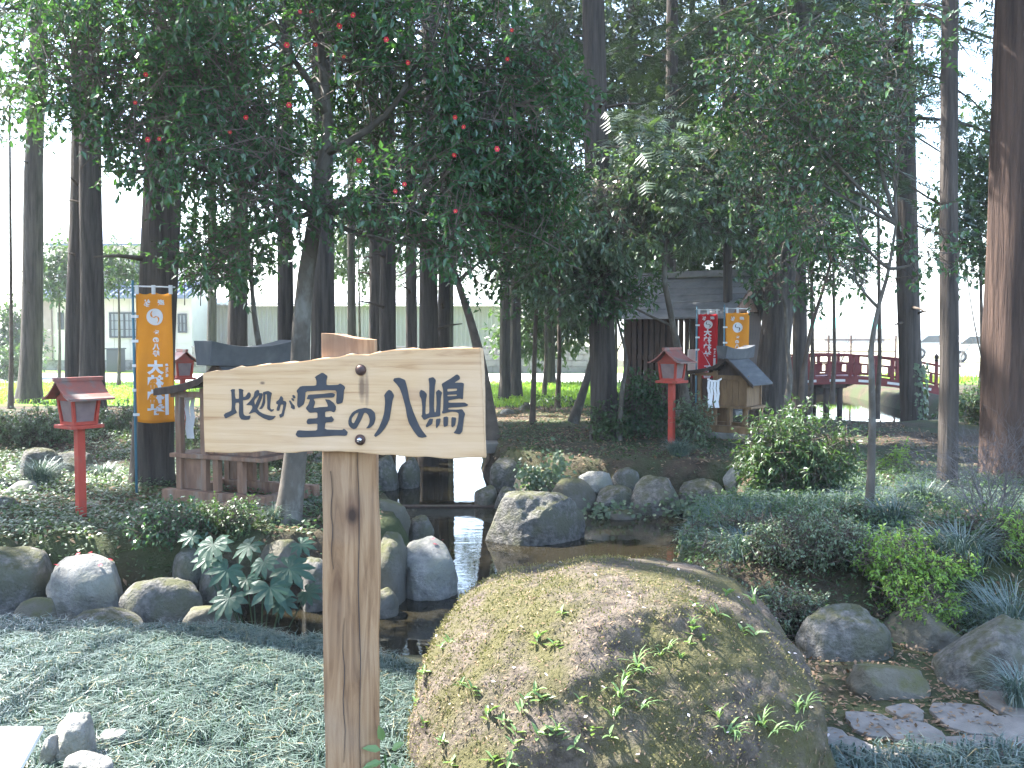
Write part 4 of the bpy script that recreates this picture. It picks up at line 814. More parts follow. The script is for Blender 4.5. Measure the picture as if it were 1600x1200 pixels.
# ------------------------------------------------------------------ red arched bridge
def bridge():
    Yb = 24.5; a = at(1196, 600, Yb); b = at(1468, 600, Yb); L_ = b.x - a.x; z0 = .2
    t = thing('arched_bridge', 'vermilion arched wooden footbridge over the far end of the pond', 'bridge', (a.x, Yb, 0)); RM = M['bridge']; Wd = 1.3
    arch = lambda s: z0 + .27 * (1 - (2 * s - 0.84) ** 2 / 1.35)    # deck height along 0..1
    n = 24
    for y in (0, Wd):
        q = B()
        for i in range(n):
            s0, s1 = i / n, (i + 1) / n; q.add([(s0 * L_, y - .04, arch(s0) - .18), (s1 * L_, y - .04, arch(s1) - .18), (s1 * L_, y - .04, arch(s1)), (s0 * L_, y - .04, arch(s0)), (s0 * L_, y + .04, arch(s0) - .18), (s1 * L_, y + .04, arch(s1) - .18), (s1 * L_, y + .04, arch(s1)), (s0 * L_, y + .04, arch(s0))],
                  [(0, 1, 2, 3), (7, 6, 5, 4), (3, 2, 6, 7), (4, 5, 1, 0)] + ([(0, 3, 7, 4)] if i == 0 else []) + ([(1, 5, 6, 2)] if i == n - 1 else []))
        g = q.build('girder', RM, t)
        if y == 0:
            for j in range(6):
                s = .08 + .165 * j; dz = (arch(s + .05) - arch(s - .05)) / (.1 * L_); q = B().box(-.19, .19, -.05, -.042, -.03, .03)
                o = q.build('beam_end', M['white'], g); o.location = (s * L_, 0, arch(s) - .09); o.rotation_euler = (0, -math.atan(dz), 0)
        for hh, w_, nm in ((.53, .05, 'top_rail'), (.32, .035, 'middle_rail'), (.08, .04, 'foot_rail')):
            B().tube([(i / n * L_, y, arch(i / n) + hh) for i in range(n + 1)], w_ * .6, 6).build(nm, RM, t)
        for j in range(9):
            s = .02 + .96 * j / 8
            for off in ((-.012, .012) if 0 < j < 8 else (0,)):
                x = (s + off * 1.3) * L_; h2 = .51 if 0 < j < 8 else .62; o = B().box(x - .036, x + .036, y - .036, y + .036, arch(s) - .1, arch(s) + h2).build('rail_post', RM, t, bevel=.008)
                if j in (0, 8): B().lathe([(.03, 0), (.06, .02), (.035, .06), (.055, .09), (.06, .13), (.03, .18), (.002, .21)], (x, y, arch(s) + h2), 10).build('finial', M['wood_dark'], o, smooth=True)
        for j in range(16):
            s = .05 + .9 * j / 15; x = s * L_; B().box(x - .03, x + .03, y - .03, y + .03, arch(s) + .1, arch(s) + .30).build('baluster', RM, t)
    for j in range(30):
        s = (j + .5) / 30; o = B().box(-L_ / 64, L_ / 64, .05, Wd - .05, -.03, .02).build('deck_plank', RM, t); o.location = (s * L_, 0, arch(s)); o.rotation_euler = (0, -math.atan((arch(s + .02) - arch(s - .02)) / (.04 * L_)), 0)
    for x in (.36, .44):
        for y in (.15, Wd - .15): B().tube([(x * L_, y, -1), (x * L_, y, arch(.4) - .2)], .07, 8).build('pier', M['wood_dark'], t, smooth=True)
    B().box(.33 * L_, .47 * L_, .05, Wd - .05, arch(.4) - .28, arch(.4) - .182).build('pier_beam', M['wood_dark'], t)
bridge()

# ------------------------------------------------------------------ house, shed and block wall beyond the lane
def house():
    Yh = 41.0; k = mpp(Yh); x0 = at(62, 500, Yh).x; x1 = at(300, 500, Yh).x; t = thing('house', 'cream two storey house with blue-grey tiled lower roof behind the left trunks', 'house', ((x0 + x1) / 2, Yh, 0)); xo = (x0 + x1) / 2
    X = lambda px: at(px, 500, Yh).x - xo; Zp = lambda py: at(500, py, Yh).z
    g = 0.0; ze = Zp(462); zt = Zp(376)
    B().box(X(62), X(300), .02, 6, -.2, .42).build('foundation', M['concrete'], t)
    lower = B().box(X(62), X(300), 0.05, 6, .425, ze).build('wall', M['siding'], t)
    n = 9
    for i in range(n):                       # siding panels, joints left open
        a = X(80) + (X(300) - X(80)) * i / n; b = X(80) + (X(300) - X(80)) * (i + 1) / n
        for r_ in range(4):
            z0 = .45 + (ze - .45) * r_ / 4; z1 = .45 + (ze - .45) * (r_ + 1) / 4
            B().box(a + .008, b - .008, .02, .048, z0 + .008, z1 - .008).build('siding_panel', M['siding'], lower)
    B().box(X(70), X(82), -.12, .04, .43, ze - .05).build('porch_panel', M['brownsiding'], t, bevel=.01)
    B().box(X(62), X(69), .0, .045, 1.0, ze - .6).build('doorway', M['frame'], t)
    up = B().box(X(64), X(262), 1.4, 6, ze + .02, zt - .12).build('upper_wall', M['siding'], t)
    for r_ in range(3):
        z0 = ze + .7 + r_ * .55; B().box(X(64), X(262), 1.37, 1.398, z0, z0 + .53).build('siding_panel', M['siding'], up)
    def window(px0, px1, py0, py1, y, par, nx_, nz_):
        a, b, c_, d_ = X(px0), X(px1), Zp(py1), Zp(py0); w_ = B()
        w_.box(a, b, y - .06, y, c_, c_ + .07).box(a, b, y - .06, y, d_ - .07, d_).box(a, a + .07, y - .06, y, c_ + .07, d_ - .07).box(b - .07, b, y - .06, y, c_ + .07, d_ - .07).box((a + b) / 2 - .035, (a + b) / 2 + .035, y - .06, y, c_ + .07, d_ - .07)
        o = w_.build('window', M['frame'], par); B().box(a + .07, b - .07, y - .02, y - .012, c_ + .07, d_ - .07).build('pane', M['glass'], o)
        q = B()
        for i in range(1, nx_): x = a + (b - a) * i / nx_; q.box(x - .015, x + .015, y - .075, y - .061, c_, d_)
        for j in range(1, nz_): z = c_ + (d_ - c_) * j / nz_; q.box(a, b, y - .09, y - .0755, z - .015, z + .015)
        q.build('grille', M['frame'], o)
    window(171, 218, 488, 528, .0, t, 6, 3); window(91, 100, 488, 515, .0, t, 2, 2); window(188, 212, 399, 424, 1.36, t, 3, 2); window(300 - 22, 300 - 8, 490, 520, .0, t, 2, 2)
    B().box(X(181), X(190), -.01, .019, .2, .36).build('vent', M['frame'], t)
    # lower roof: tile courses as stepped strips with round ridges
    zr0, zr1 = ze + .02, ze + .62
    rf = B().add([(X(58), -.6, zr0), (X(304), -.6, zr0), (X(304), 1.39, zr1), (X(58), 1.39, zr1), (X(58), -.6, zr0 - .12), (X(304), -.6, zr0 - .12), (X(304), 1.39, zr1 - .12), (X(58), 1.39, zr1 - .12)], [(0, 1, 2, 3), (7, 6, 5, 4), (0, 4, 5, 1), (1, 5, 6, 2), (2, 6, 7, 3), (3, 7, 4, 0)]).build('roof', M['tile'], t)
    w_ = X(304) - X(58); n = 26
    tile = None
    for i in range(n):
        x = X(58) + w_ * (i + .5) / n
        if tile is None: tile = B().tube([(0, -.62, zr0 + .03), (0, 1.38, zr1 + .03)], .05, 6).build('tile', M['tile'], rf); tile.location.x = x
        else: shared('tile', tile, rf, (x, 0, 0))
    B().box(X(58), X(304), -.64, -.605, zr0 - .16, zr0 - .02).build('gutter', M['tile'], rf)
    u = B().box(X(58), X(266), .9, 6.4, zt - .118, zt - .04).add([(X(58), .9, zt - .038), (X(266), .9, zt - .038), (X(266), 6.4, zt - .038), (X(58), 6.4, zt - .038), (X(100), 3.6, zt + .9), (X(225), 3.6, zt + .9)], [(0, 1, 5, 4), (1, 2, 5), (2, 3, 4, 5), (3, 0, 4)]).build('upper_roof', M['tile'], t)
    q = thing('storage_box', 'dark grey storage box standing by the house wall', 'box', (xo + X(204), Yh - 1.6, 0))
    B().box(-.26, .26, -.3, .3, .02, .9).build('body', M['frame'], q, bevel=.02); B().box(-.29, .29, -.33, .33, .902, .95).build('lid', M['frame'], q)
house()
def shed():
    Ys = 44.0; x0 = at(268, 500, Ys).x; x1 = at(800, 500, Ys).x; zt = at(0, 478, Ys).z; t = thing('warehouse', 'long pale corrugated metal shed behind the block wall', 'shed', ((x0 + x1) / 2, Ys, 0)); hw = (x1 - x0) / 2; bw = .76
    n = int(2 * hw / bw); proto = None
    prof = [(0, 0), (.03, .05), (.08, .05), (.11, 0), (.19, 0)]
    q = B(); pts = [(a * 1.0 + .19 * j, -b) for j in range(4) for a, b in prof[:4]] + [(bw, 0)]
    m_ = len(pts); q.add([(x, y, .9) for x, y in pts] + [(x, y, zt) for x, y in pts], [(i, i + 1, m_ + i + 1, m_ + i) for i in range(m_ - 1)])
    for i in range(n):
        if proto is None: proto = q.build('wall_sheet', M['sheet'], t); proto.location = (-hw, 0, 0)
        else: shared('wall_sheet', proto, t, (-hw + i * bw, 0, 0))
    B().box(-hw, hw, .03, 9, 0, zt - .02).build('core', M['sheet'], t); B().box(-hw, hw, -.1, 0.02, 0, .88).build('base_wall', M['concrete'], t)
    rf = B().add([(-hw - .3, -.5, zt + .02), (hw + .3, -.5, zt + .02), (hw + .3, 5, zt + .5), (-hw - .3, 5, zt + .5), (-hw - .3, -.5, zt + .06), (hw + .3, -.5, zt + .06), (hw + .3, 5, zt + .54), (-hw - .3, 5, zt + .54)], [(3, 2, 1, 0), (4, 5, 6, 7), (0, 1, 5, 4), (1, 2, 6, 5), (2, 3, 7, 6), (3, 0, 4, 7)]).build('roof', M['sheet'], t)
    ro = None
    for i in range(60):
        x = -hw + 2 * hw * (i + .5) / 60
        if ro is None: ro = B().tube([(0, -.54, zt + .085), (0, 5, zt + .56)], .075, 6).build('light_rib', M['white'], rf); ro.location.x = x  # white colour imitates light showing through the corrugated roof edge
        else: shared('light_rib', ro, rf, (x, 0, 0))
shed()
def block_wall():
    Yw = 38.4; x0 = at(300, 560, Yw).x; x1 = at(925, 560, Yw).x; t = thing('block_wall', 'long low grey concrete block wall along the lane', 'wall', ((x0 + x1) / 2, Yw, 0)); hw = (x1 - x0) / 2
    B().box(-hw, hw, .02, .10, -.2, .98).build('core', M['concrete'], t)
    bl, bh = .58, .24; pr = None
    for r_ in range(4):
        n = int(2 * hw / bl)
        for i in range(n):
            if pr is None: pr = B().box(-bl / 2 + .012, bl / 2 - .012, -.04, .018, .012, bh - .012).build('block', M['block'], t); o = pr
            else: o = shared('block', pr, t)
            o.location = (-hw + (i + .5 + (.25 if r_ % 2 else 0)) * bl, random.uniform(-.006, .006), r_ * bh)
    B().box(-hw, hw, -.06, .13, .982, 1.04).build('coping', M['block'], t)
block_wall()

# ------------------------------------------------------------------ far right: field fence, car, far building
def fence():
    Yf = 38.0; t = thing('rail_fence', 'thin dark post and rail fence along the bright field', 'fence', (at(1260, 520, Yf).x, Yf, 0)); x1 = at(1400, 520, Yf).x - t.location.x
    for j in range(5): B().box(x1 * j / 4 - .03, x1 * j / 4 + .03, -.03, .03, -.1, 1.95 - .5).build('fence_post', M['rust'], t)
    for z in (1.28, .85): B().box(-.02, x1 + .02, -.045, -.031, z - .025, z + .025).build('fence_rail', M['rust'], t)
fence()
def car(px, Yc, label, m_):
    c = at(px, 540, Yc); t = thing('parked_car', label, 'car', (c.x, c.y, 0)); s = [(-2.0, .35), (-2.05, .8), (-1.5, .95), (-.85, 1.42), (.6, 1.45), (1.3, 1.0), (2.0, .9), (2.05, .4)]
    B().strip(s, -.8, .8).build('body', m_, t, bevel=.05)
    for y in (-.81, .805): 
        w_ = [(-1.3, .97), (-.78, 1.36), (.55, 1.38), (1.1, 1.0)]; B().strip(w_, y, y + .006).build('window', M['frame'], t)
    for x in (-1.25, 1.25):
        for y in (-.75, .75):
            o = B().lathe([(.001, -.1), (.32, -.1), (.32, .1), (.001, .1)], n=16).xf(Matrix.Rotation(R(90), 4, 'X')).build('wheel', M['rubber'], t); o.location = (x, y, .32)
            h = B().lathe([(.001, -.105), (.18, -.105), (.18, .105), (.001, .105)], n=12).xf(Matrix.Rotation(R(90), 4, 'X')).build('rim', M['steel'], o)
car(1528, 52, 'white car parked far off beyond the right trunks', M['carwhite']); car(1462, 60, 'grey car parked far off between the two right trunks', M['steel'])
c = at(1335, 530, 150); t = thing('greenhouse', 'distant low building with a pale green roof across the field', 'building', (c.x, c.y, 0))
B().box(-4.5, 4.5, 0, 8, 0, 2.2).build('wall', M['sheet'], t); B().add([(-4.8, -.3, 2.21), (4.8, -.3, 2.21), (4.8, 8.3, 2.21), (-4.8, 8.3, 2.21), (-4.8, 4, 3.9), (4.8, 4, 3.9)], [(0, 1, 5, 4), (2, 3, 4, 5), (0, 4, 3), (1, 2, 5), (3, 2, 1, 0)]).build('roof', M['green_roof'], t)
# ------------------------------------------------------------------ trees
def trunk_mesh(name, pts, rads, m, parent, seg=18, ridge=.05, seed=1, flare=0.0, step=.3, origin=None):
    pts = np.array(pts, float); ln = np.concatenate([[0], np.cumsum(np.linalg.norm(np.diff(pts, axis=0), axis=1))]); n = max(3, int(ln[-1] / step) + 1); n = min(n, 70)
    u = ln[-1] * (np.linspace(0, 1, n) ** 1.25); P = np.stack([np.interp(u, ln, pts[:, i]) for i in range(3)], 1); r = np.interp(u, ln, rads)
    r = r * (1 + flare * np.exp(-u / .35)); th = np.linspace(0, 2 * np.pi, seg, endpoint=False)
    d = norm(np.gradient(P, axis=0)); x = norm(np.cross(d, np.tile([0.02, 1, 0.01], (n, 1)))); y = np.cross(d, x)
    q = np.stack([np.cos(th)[None].repeat(n, 0) * 2.2, np.sin(th)[None].repeat(n, 0) * 2.2, (u * .5)[:, None].repeat(seg, 1)], -1).reshape(-1, 3)
    rr = r[:, None] * (1 + (ridge * 2 * fbm(q + seed * 3.1, seed, 3)).reshape(n, seg) + ridge * .8 * fbm(q * np.array([3.2, 3.2, .5]) + seed, seed + 4, 3).reshape(n, seg) + flare * .35 * np.exp(-u / .3)[:, None] * np.sin(th * 5 + seed)[None])
    V = P[:, None] + rr[..., None] * (np.cos(th)[None, :, None] * x[:, None] + np.sin(th)[None, :, None] * y[:, None]); V = V.reshape(-1, 3)
    i = np.arange(n - 1)[:, None] * seg; j = np.arange(seg)[None]; j2 = (j + 1) % seg
    Fq = np.stack([i + j, i + j2, i + seg + j2, i + seg + j], -1).reshape(-1, 4)
    return np_mesh(name, V, [Fq], m, parent, True, origin=origin)
def cedar(label, xb, yb, xt, Yd, wpx, H=19, zb=5.0, Rc=2.6, m='bark', nb=56, per=46, curve=0.0, flare=.7, group='tall cedars of the grove', low=0, seed=None):
    k = mpp(Yd); b = at(xb, yb, Yd); bz = hz(b.x, Yd); tp = at(xt, 0, Yd); sl = (tp.x - b.x) / (tp.z - bz); r0 = wpx * k / 2; seed = seed if seed is not None else int(xb * 3 + Yd * 10) % 991
    t = thing('cedar_tree', label, 'tree', (b.x, Yd, bz), 0, group); o = (b.x, Yd, bz)
    zz = np.linspace(-.25, H, 12); px_ = b.x + sl * np.minimum(zz, 9) + curve * np.sin(zz / 6) ; pts = np.stack([px_, np.full(12, Yd) + .05 * np.sin(zz + seed), bz + zz], 1)
    rad = r0 * np.clip(1.06 - .75 * (np.maximum(zz, 0) / H) ** 1.1, .12, 2)
    trunk_mesh('trunk', pts, rad, M[m], t, seed=seed, flare=flare, origin=o, step=.25 if Yd < 12 else .4, seg=26 if wpx > 50 else 18, ridge=.075 if wpx > 50 else .06)
    g = np.random.default_rng(seed)
    for _ in range(0 if wpx > 80 else 7 if Yd < 20 else 3):         # broken dead branch stubs
        z_ = g.uniform(1.6, min(7.5, zb + 2)); a_ = g.uniform(3.3, 6.1) if g.random() < .75 else g.uniform(0, 6.28); r_ = r0 * (1.0 - .6 * z_ / H); c_ = Vector((float(np.interp(z_ + bz, pts[:, 2], pts[:, 0])) - b.x, 0, z_)); d_ = Vector((math.cos(a_), math.sin(a_), g.uniform(-.15, .35))); l_ = g.uniform(.08, .5)
        B().tube([c_ + d_ * r_ * .7, c_ + d_ * (r_ + l_ * .5), c_ + d_ * (r_ + l_) + Vector((0, 0, -.08 * l_))], [.022 + r_ * .05, .016, .007], 6).build('branch_stub', M['twig'], t, smooth=True)
    s = Scatter()
    crown(s, g, pts, zb, bz + H, Rc, nb, per, low)
    s.build('crown', [M['conif'], M['twig']], t, origin=o); return t
def crown(s, g, pts, zb, zt, Rc, nb, per, low=0, big=1.0, grow=.1):
    z = zb + (zt - zb) * g.random(nb) ** 1.1
    if low: z = np.concatenate([z, g.uniform(zb - low, zb, int(nb * .12))])
    for zi in z:
        c = np.array([np.interp(zi, pts[:, 2], pts[:, 0]), np.interp(zi, pts[:, 2], pts[:, 1]), zi]); fz = np.clip((zi - zb) / (zt - zb), 0, 1)
        Lb = Rc * (1 - fz) ** .7 * g.uniform(.55, 1.05) + .35; a = g.uniform(0, 2 * np.pi); dv = np.array([math.cos(a), math.sin(a), 0]); sd = np.array([-dv[1], dv[0], 0])
        up = g.uniform(-.1, .25); path = lambda u: c + dv * Lb * u[:, None] + np.array([0, 0, 1]) * (up * Lb * u - .38 * Lb * u * u)[:, None]
        u = g.uniform(.12, 1, max(4, int(per * Lb))); P = path(u) + sd * (g.normal(size=(len(u), 1)) * .20 * Lb * (1 - .5 * u[:, None])) + rng.normal(size=(len(u), 3)) * .1
        if big == 1.0:                       # above the view: fewer, larger sprays
            hi = (P[:, 2] - 1.55) / P[:, 1] > .45; kp = ~hi | (np.arange(len(P)) % 9 == 0); P, u = P[kp], u[kp]
        keep = clear_of_sun(P, grow, True); P, u = P[keep], u[keep]; n = len(P)
        if n == 0: continue
        U = dv * g.uniform(.3, 1, (n, 1)) + sd * g.normal(size=(n, 1)) * .7 + np.array([0, 0, -1]) * g.uniform(-.1, .7, (n, 1)); N = np.array([0, 0, 1.]) + rdir(n) * .5
        L_ = g.uniform(.13, .29, n) * big * (1 + 1.0 * ((P[:, 2] - 1.55) / np.maximum(P[:, 1], 1) > .45) * (big == 1.0)); s.put(T_SPR, F_SPR, P, U, N, L_, L_ * .9)
        uu = np.array([0, .35, .7, 1.]); q = path(uu); 
        if clear_of_sun(q).all(): s.sticks(q[:-1], q[1:], np.array([.035, .025, .015]) * (.5 + Lb / 3))
cedar('slim trunk at far left with open sky around it', 46, 620, 60, 22, 31, zb=6.5)
cedar('left trunk of the close pair behind the nearest red lantern', 119, 657, 128, 16.2, 30, zb=6.5)
cedar('right trunk of the close pair behind the nearest red lantern', 143, 668, 140, 15.6, 35, zb=6.2, curve=.02)
cedar('thick flared trunk standing behind the large orange banner', 236, 768, 268, 9.3, 58, zb=6.0, Rc=2.4, flare=.35)
cedar('trunk rising behind the left shrine roof', 371, 640, 378, 17, 28, zb=6.0)
cedar('dark trunk left of the pale camellia stem', 446, 650, 446, 14.5, 24, zb=6.2)
cedar('dark trunk right of the pale camellia stem', 503, 650, 505, 13.6, 36, zb=6.0)
cedar('thin distant trunk in the gap above the sign post', 549, 600, 549, 23, 13, zb=5.5)
cedar('slender trunk leaning on its thicker neighbour above the sign', 585, 615, 585, 19.5, 17, zb=5.5)
cedar('middle trunk above the sign between two slender ones', 604, 645, 606, 15.8, 27, zb=5.5)
cedar('thin trunk left of the dark twin stem above the sign', 643, 615, 640, 19, 18, zb=5.5)
cedar('dark thick stem of the twin above the sign', 668, 650, 672, 14.2, 29, zb=5.0)
cedar('narrow stem of the twin above the sign', 688, 650, 702, 14.7, 19, zb=5.0)
cedar('left one of two trunks rooted at the bright lawn edge', 789, 608, 790, 22.6, 16, zb=5.0, group='cedars at the lawn edge')
cedar('right one of two trunks rooted at the bright lawn edge', 805, 603, 806, 23.2, 17, zb=5.0, group='cedars at the lawn edge')
cedar('thick dark trunk with a leaning stem left of the slatted hall', 945, 682, 926, 13.2, 40, zb=4.4, low=.4, nb=90, flare=.5)
cedar('pale trunk high above the bright evergreen', 1042, 640, 1051, 18, 22, zb=4.6, low=1.4, nb=90)
cedar('dark pole-like trunk rising in front of the hall roof', 1140, 640, 1132, 16.3, 14, zb=4.8, low=.3)
cedar('broad dark leaning trunk right of the hall', 1197, 650, 1263, 14.6, 45, zb=4.5, low=1.0, nb=90)
cedar('pale far trunk between the leaning trunk and the bridge', 1252, 600, 1245, 21, 22, zb=4.5)
cedar('ivy footed trunk in front of the red bridge', 1428, 668, 1410, 16.2, 34, zb=5.5, low=1.0)
cedar('straight bare trunk right of the bridge end', 1478, 757, 1488, 8.7, 28, H=15, zb=5.6, Rc=1.6, flare=.25)
cedar('massive reddish trunk at the right photo edge', 1585, 742, 1600, 9.5, 92, zb=5.8, Rc=3, m='bark_red', flare=.3)
for i, (xb, Yd, wp) in enumerate(((700, 27, 15), (860, 29, 15), (985, 26, 16), (1085, 27, 14) , (330, 27, 14), (1180, 24, 16))):
    cedar(['far trunk deep in the grove behind the forked tree', 'far trunk above the bright lawn', 'far trunk left behind the hall roof', 'far trunk right behind the hall roof', 'far thin trunk by the pale shed wall', 'far trunk behind the leaning dark trunk'][i], xb, 600, xb + (-1) ** i * 4, Yd, wp, zb=4.2 if xb > 600 else 6, low=1.0 if xb > 600 else 0, group='far cedars of the grove')
# unseen cedars added left of the view to shade the garden
def shade_cedar(x, y, H, Rc, zb):
    t = thing('cedar_tree', 'tall unseen cedar added left of the garden to shade it', 'tree', (x, y, 0), 0, 'unseen cedars added for shade'); g = np.random.default_rng(int(abs(x * 31 + y * 7)) + 5)
    zz = np.linspace(-.2, H, 8); pts = np.stack([np.full(8, x), np.full(8, y), zz], 1); trunk_mesh('trunk', pts, .24 * np.clip(1.05 - .85 * zz / H, .1, 2), M['bark'], t, seg=10, origin=(x, y, 0), step=1)
    s = Scatter(); crown(s, g, pts, zb, H, Rc, 64, 8, big=2.6, grow=.35); s.build('crown', [M['conif'], M['twig']], t, origin=(x, y, 0))
for a in ((-6.5, 1.2, 17, 3.2, 5.5), (-9.5, 4.5, 19, 3.2, 5), (-11, -.5, 18, 3.2, 5), (-12.5, 8, 19, 3.2, 5), (-7.5, 8.5, 17, 2.6, 7), (-6.6, 5.0, 17, 2.8, 5.5), (-5.2, 6.9, 15, 2.4, 6), (-8.6, 10.2, 18, 2.8, 5.5), (-14.5, 3, 20, 3.4, 5), (-10, 12, 19, 3.2, 6), (-14.5, 12.5, 20, 3.4, 5), (-12, 16.5, 18, 3, 6)): shade_cedar(*a)

# --- broadleaf evergreens: limbs to every part of the crown, leafy twigs hung on them
def leafy(name, label, cat, base, trunk_pts, r0, ell, ncl, LL, WW, lm, bark='bark_pale', nlv=9, tw=.28, group=None, thresh=-.12, nfreq=1.3, seed=1, subs=7, droop=.25, rtop=.3, parts=None, trunk_min=.012, limb_r=.34, carve=True, flat=.55, first=0):
    base = Vector(base); t = thing(name, label, cat, base, 0, group); g = np.random.default_rng(seed); o = np.array(base)
    TP = np.array([tuple(p) for p in trunk_pts], float)
    if r0 > 0: trunk_mesh('trunk', TP, np.linspace(r0, r0 * rtop, len(TP)), M[bark], t, seg=12, ridge=.05, seed=seed, flare=.25, origin=o, step=.15)
    anchors = []
    for ei, (c, rx, ry, rz) in enumerate(ell):
        c = np.array(c, float); i0 = first + np.argmin(np.linalg.norm(TP[first:] - c, axis=1) + np.maximum(0, TP[first:, 2] - c[2] + .55 * np.hypot(TP[first:, 0] - c[0], TP[first:, 1] - c[1])) * 3); st = TP[i0]; q = B(); nsg = 6
        mid = mid0 = (st + c) / 2 + g.normal(size=3) * .12 * np.linalg.norm(c - st); u = np.linspace(0, 1, nsg + 1)[:, None]; main = (1 - u) ** 2 * st + 2 * u * (1 - u) * mid + u * u * c
        lr = max(trunk_min, r0 * limb_r) * (.6 + .4 * min(1, rx)); q.tube(main, np.linspace(lr, lr * .4, nsg + 1), 7); anchors.append(main[2:])
        for _ in range(subs):
            f_ = g.uniform(.35, 1); s0 = (1 - f_) ** 2 * st + 2 * f_ * (1 - f_) * mid0 + f_ * f_ * c; e = c + g.uniform(-1, 1, 3) * np.array([rx, ry, rz]) * .8; mid = (s0 + e) / 2 + g.normal(size=3) * .16 * np.linalg.norm(e - s0) + np.array([0, 0, .08 * rx]); u2 = np.linspace(0, 1, 7)[:, None]; br = (1 - u2) ** 2 * s0 + 2 * u2 * (1 - u2) * mid + u2 * u2 * e
            q.tube(br, np.linspace(lr * .34, lr * .10, 7), 5); u3 = np.linspace(.25, 1, 16)[:, None]; anchors.append((1 - u3) ** 2 * s0 + 2 * u3 * (1 - u3) * mid + u3 * u3 * e)
        q.build('limb', M[bark], t, smooth=True, origin=base)
    A = np.concatenate(anchors); vol = np.array([e[1] * e[2] * e[3] for e in ell]) ** .8; cnt = (ncl * vol / vol.sum()).astype(int); P = []
    for (c, rx, ry, rz), n in zip(ell, cnt):
        p = rdir(n) * (g.random((n, 1)) ** (1 / 2.6)) * np.array([rx, ry, rz]) + np.array(c, float); P.append(p)
    P = np.concatenate(P); P = P[fbm(P * nfreq + seed, seed, 3) > thresh]
    if carve: P = P[clear_of_sun(P, 0, LL >= .15)]
    d = np.array([np.linalg.norm(A - p, axis=1).argmin() for p in P]); S0 = A[d] + g.normal(size=P.shape) * min(.13, tw * .5); dl = np.linalg.norm(S0 - P, axis=1, keepdims=True); S0 = P + (S0 - P) * np.minimum(1, tw * 1.3 / np.maximum(dl, 1e-6)); s = Scatter(); s.sticks(S0, P, .0045 if r0 > .02 else .003)
    out = norm(P - S0 + 1e-6); dirv = norm(out * .7 + rdir(len(P)) * .7 + np.array([0, 0, -droop * .4])); E = P + dirv * tw; s.sticks(P, E, .0035 if r0 > .02 else .002)
    n = len(P); lv = np.arange(nlv); allP = (P[:, None] + dirv[:, None] * (tw * (lv[None, :, None] + .5) / nlv)).reshape(-1, 3); dd = np.repeat(dirv, nlv, 0)
    U = norm(dd * .6 + rdir(n * nlv) * .9 + np.array([0, 0, -droop])); N = norm(np.array([0, 0, 1.]) + rdir(n * nlv) * flat); L_ = LL * g.uniform(.7, 1.15, n * nlv); rn = np.clip(np.repeat(g.random(n), nlv) * .5 + g.random(n * nlv) * .5, 0, 1)
    if parts:                                # the leaves that show largest are objects of their own
        dist = np.linalg.norm(allP - np.array(CAM), axis=1); inv = (np.abs(allP[:, 0] / allP[:, 1]) < .52) & ((allP[:, 2] - 1.55) / allP[:, 1] < .36); dist[~inv] = 99
        idx = np.argsort(dist)[:parts]; q = Scatter(); q.put(T_LEAF, F_LEAF, np.zeros((1, 3)), np.array([[1., 0, 0]]), np.array([[0, 0, 1.]]), 1.0, WW / LL, rnd=np.array([.6])); lo = q.build('leaf', [M[lm]], t)
        for j, i in enumerate(idx):
            u_, n_ = Vector(U[i]), Vector(N[i]); v_ = n_.cross(u_).normalized(); n2 = u_.cross(v_); ob = lo if j == 0 else shared('leaf', lo, t)
            ob.matrix_local = Matrix.Translation(Vector(allP[i]) - base) @ Matrix((u_, v_, n2)).transposed().to_4x4() @ Matrix.Scale(float(L_[i]), 4)
        keep = np.ones(len(allP), bool); keep[idx] = False; allP, U, N, L_, rn = allP[keep], U[keep], N[keep], L_[keep], rn[keep]
    T_, F_ = (T_LF4, F_LF4) if LL / base.y > .006 else (T_DIA, F_DIA)
    s.put(T_, F_, allP, U, N, L_, L_ * WW / LL, rnd=rn); o_ = s.build('foliage' if r0 < .03 else 'crown', [M[lm], M['twig']], t, origin=o); o_['kind'] = 'stuff' if parts else 'thing'
    if not parts: del o_['kind']
    t['n'] = 0; del t['n']
    return t, P
def pe(px, py, Yd, rpx, rpy, ry): k = mpp(Yd); return (at(px, py, Yd), rpx * k, ry, rpy * k)
# camellia with red flowers
YC = 7.45; cb = at(446, 838, YC); cb.z = hz(cb.x, YC)
ct, CP = leafy('camellia_tree', 'large camellia with red flowers and a pale trunk, its dark crown filling the upper left', 'tree', cb, [at(444, 850, YC), at(456, 760, YC), at(468, 650, YC), at(470, 520, YC), at(478, 430, YC), at(494, 330, YC), at(508, 240, YC), at(512, 180, YC + .1), at(500, 60, YC + .1)], .095,
  [pe(215, 90, 7.2, 170, 150, .9), pe(430, 60, 7.3, 200, 190, 1.0), pe(640, 110, 7.3, 200, 190, 1.0), pe(790, 190, 7.6, 130, 170, .8), pe(330, 235, 7.0, 160, 80, .7), pe(640, 300, 7.1, 130, 80, .6), pe(480, -200, 7.4, 420, 170, 1.4), pe(130, 190, 7.3, 80, 80, .6), pe(830, 330, 7.9, 90, 90, .5), pe(430, 320, 7.0, 80, 55, .45), pe(690, 375, 6.9, 60, 40, .3), pe(330, 400, 7.2, 70, 60, .3)],
  8200, .066, .033, 'cam', nlv=9, tw=.24, thresh=-.2, seed=11, subs=8, parts=300, first=5)
fl_px = [(228, 116), (230, 218), (249, 217), (359, 206), (384, 183), (469, 18), (448, 70), (604, 62), (638, 98), (537, 88), (561, 250), (632, 288), (618, 299), (711, 183), (724, 198), (710, 242), (776, 233), (800, 47), (793, 92), (712, 330), (452, 164), (531, 40), (493, 69), (211, 160), (487, 19), (551, 23)]
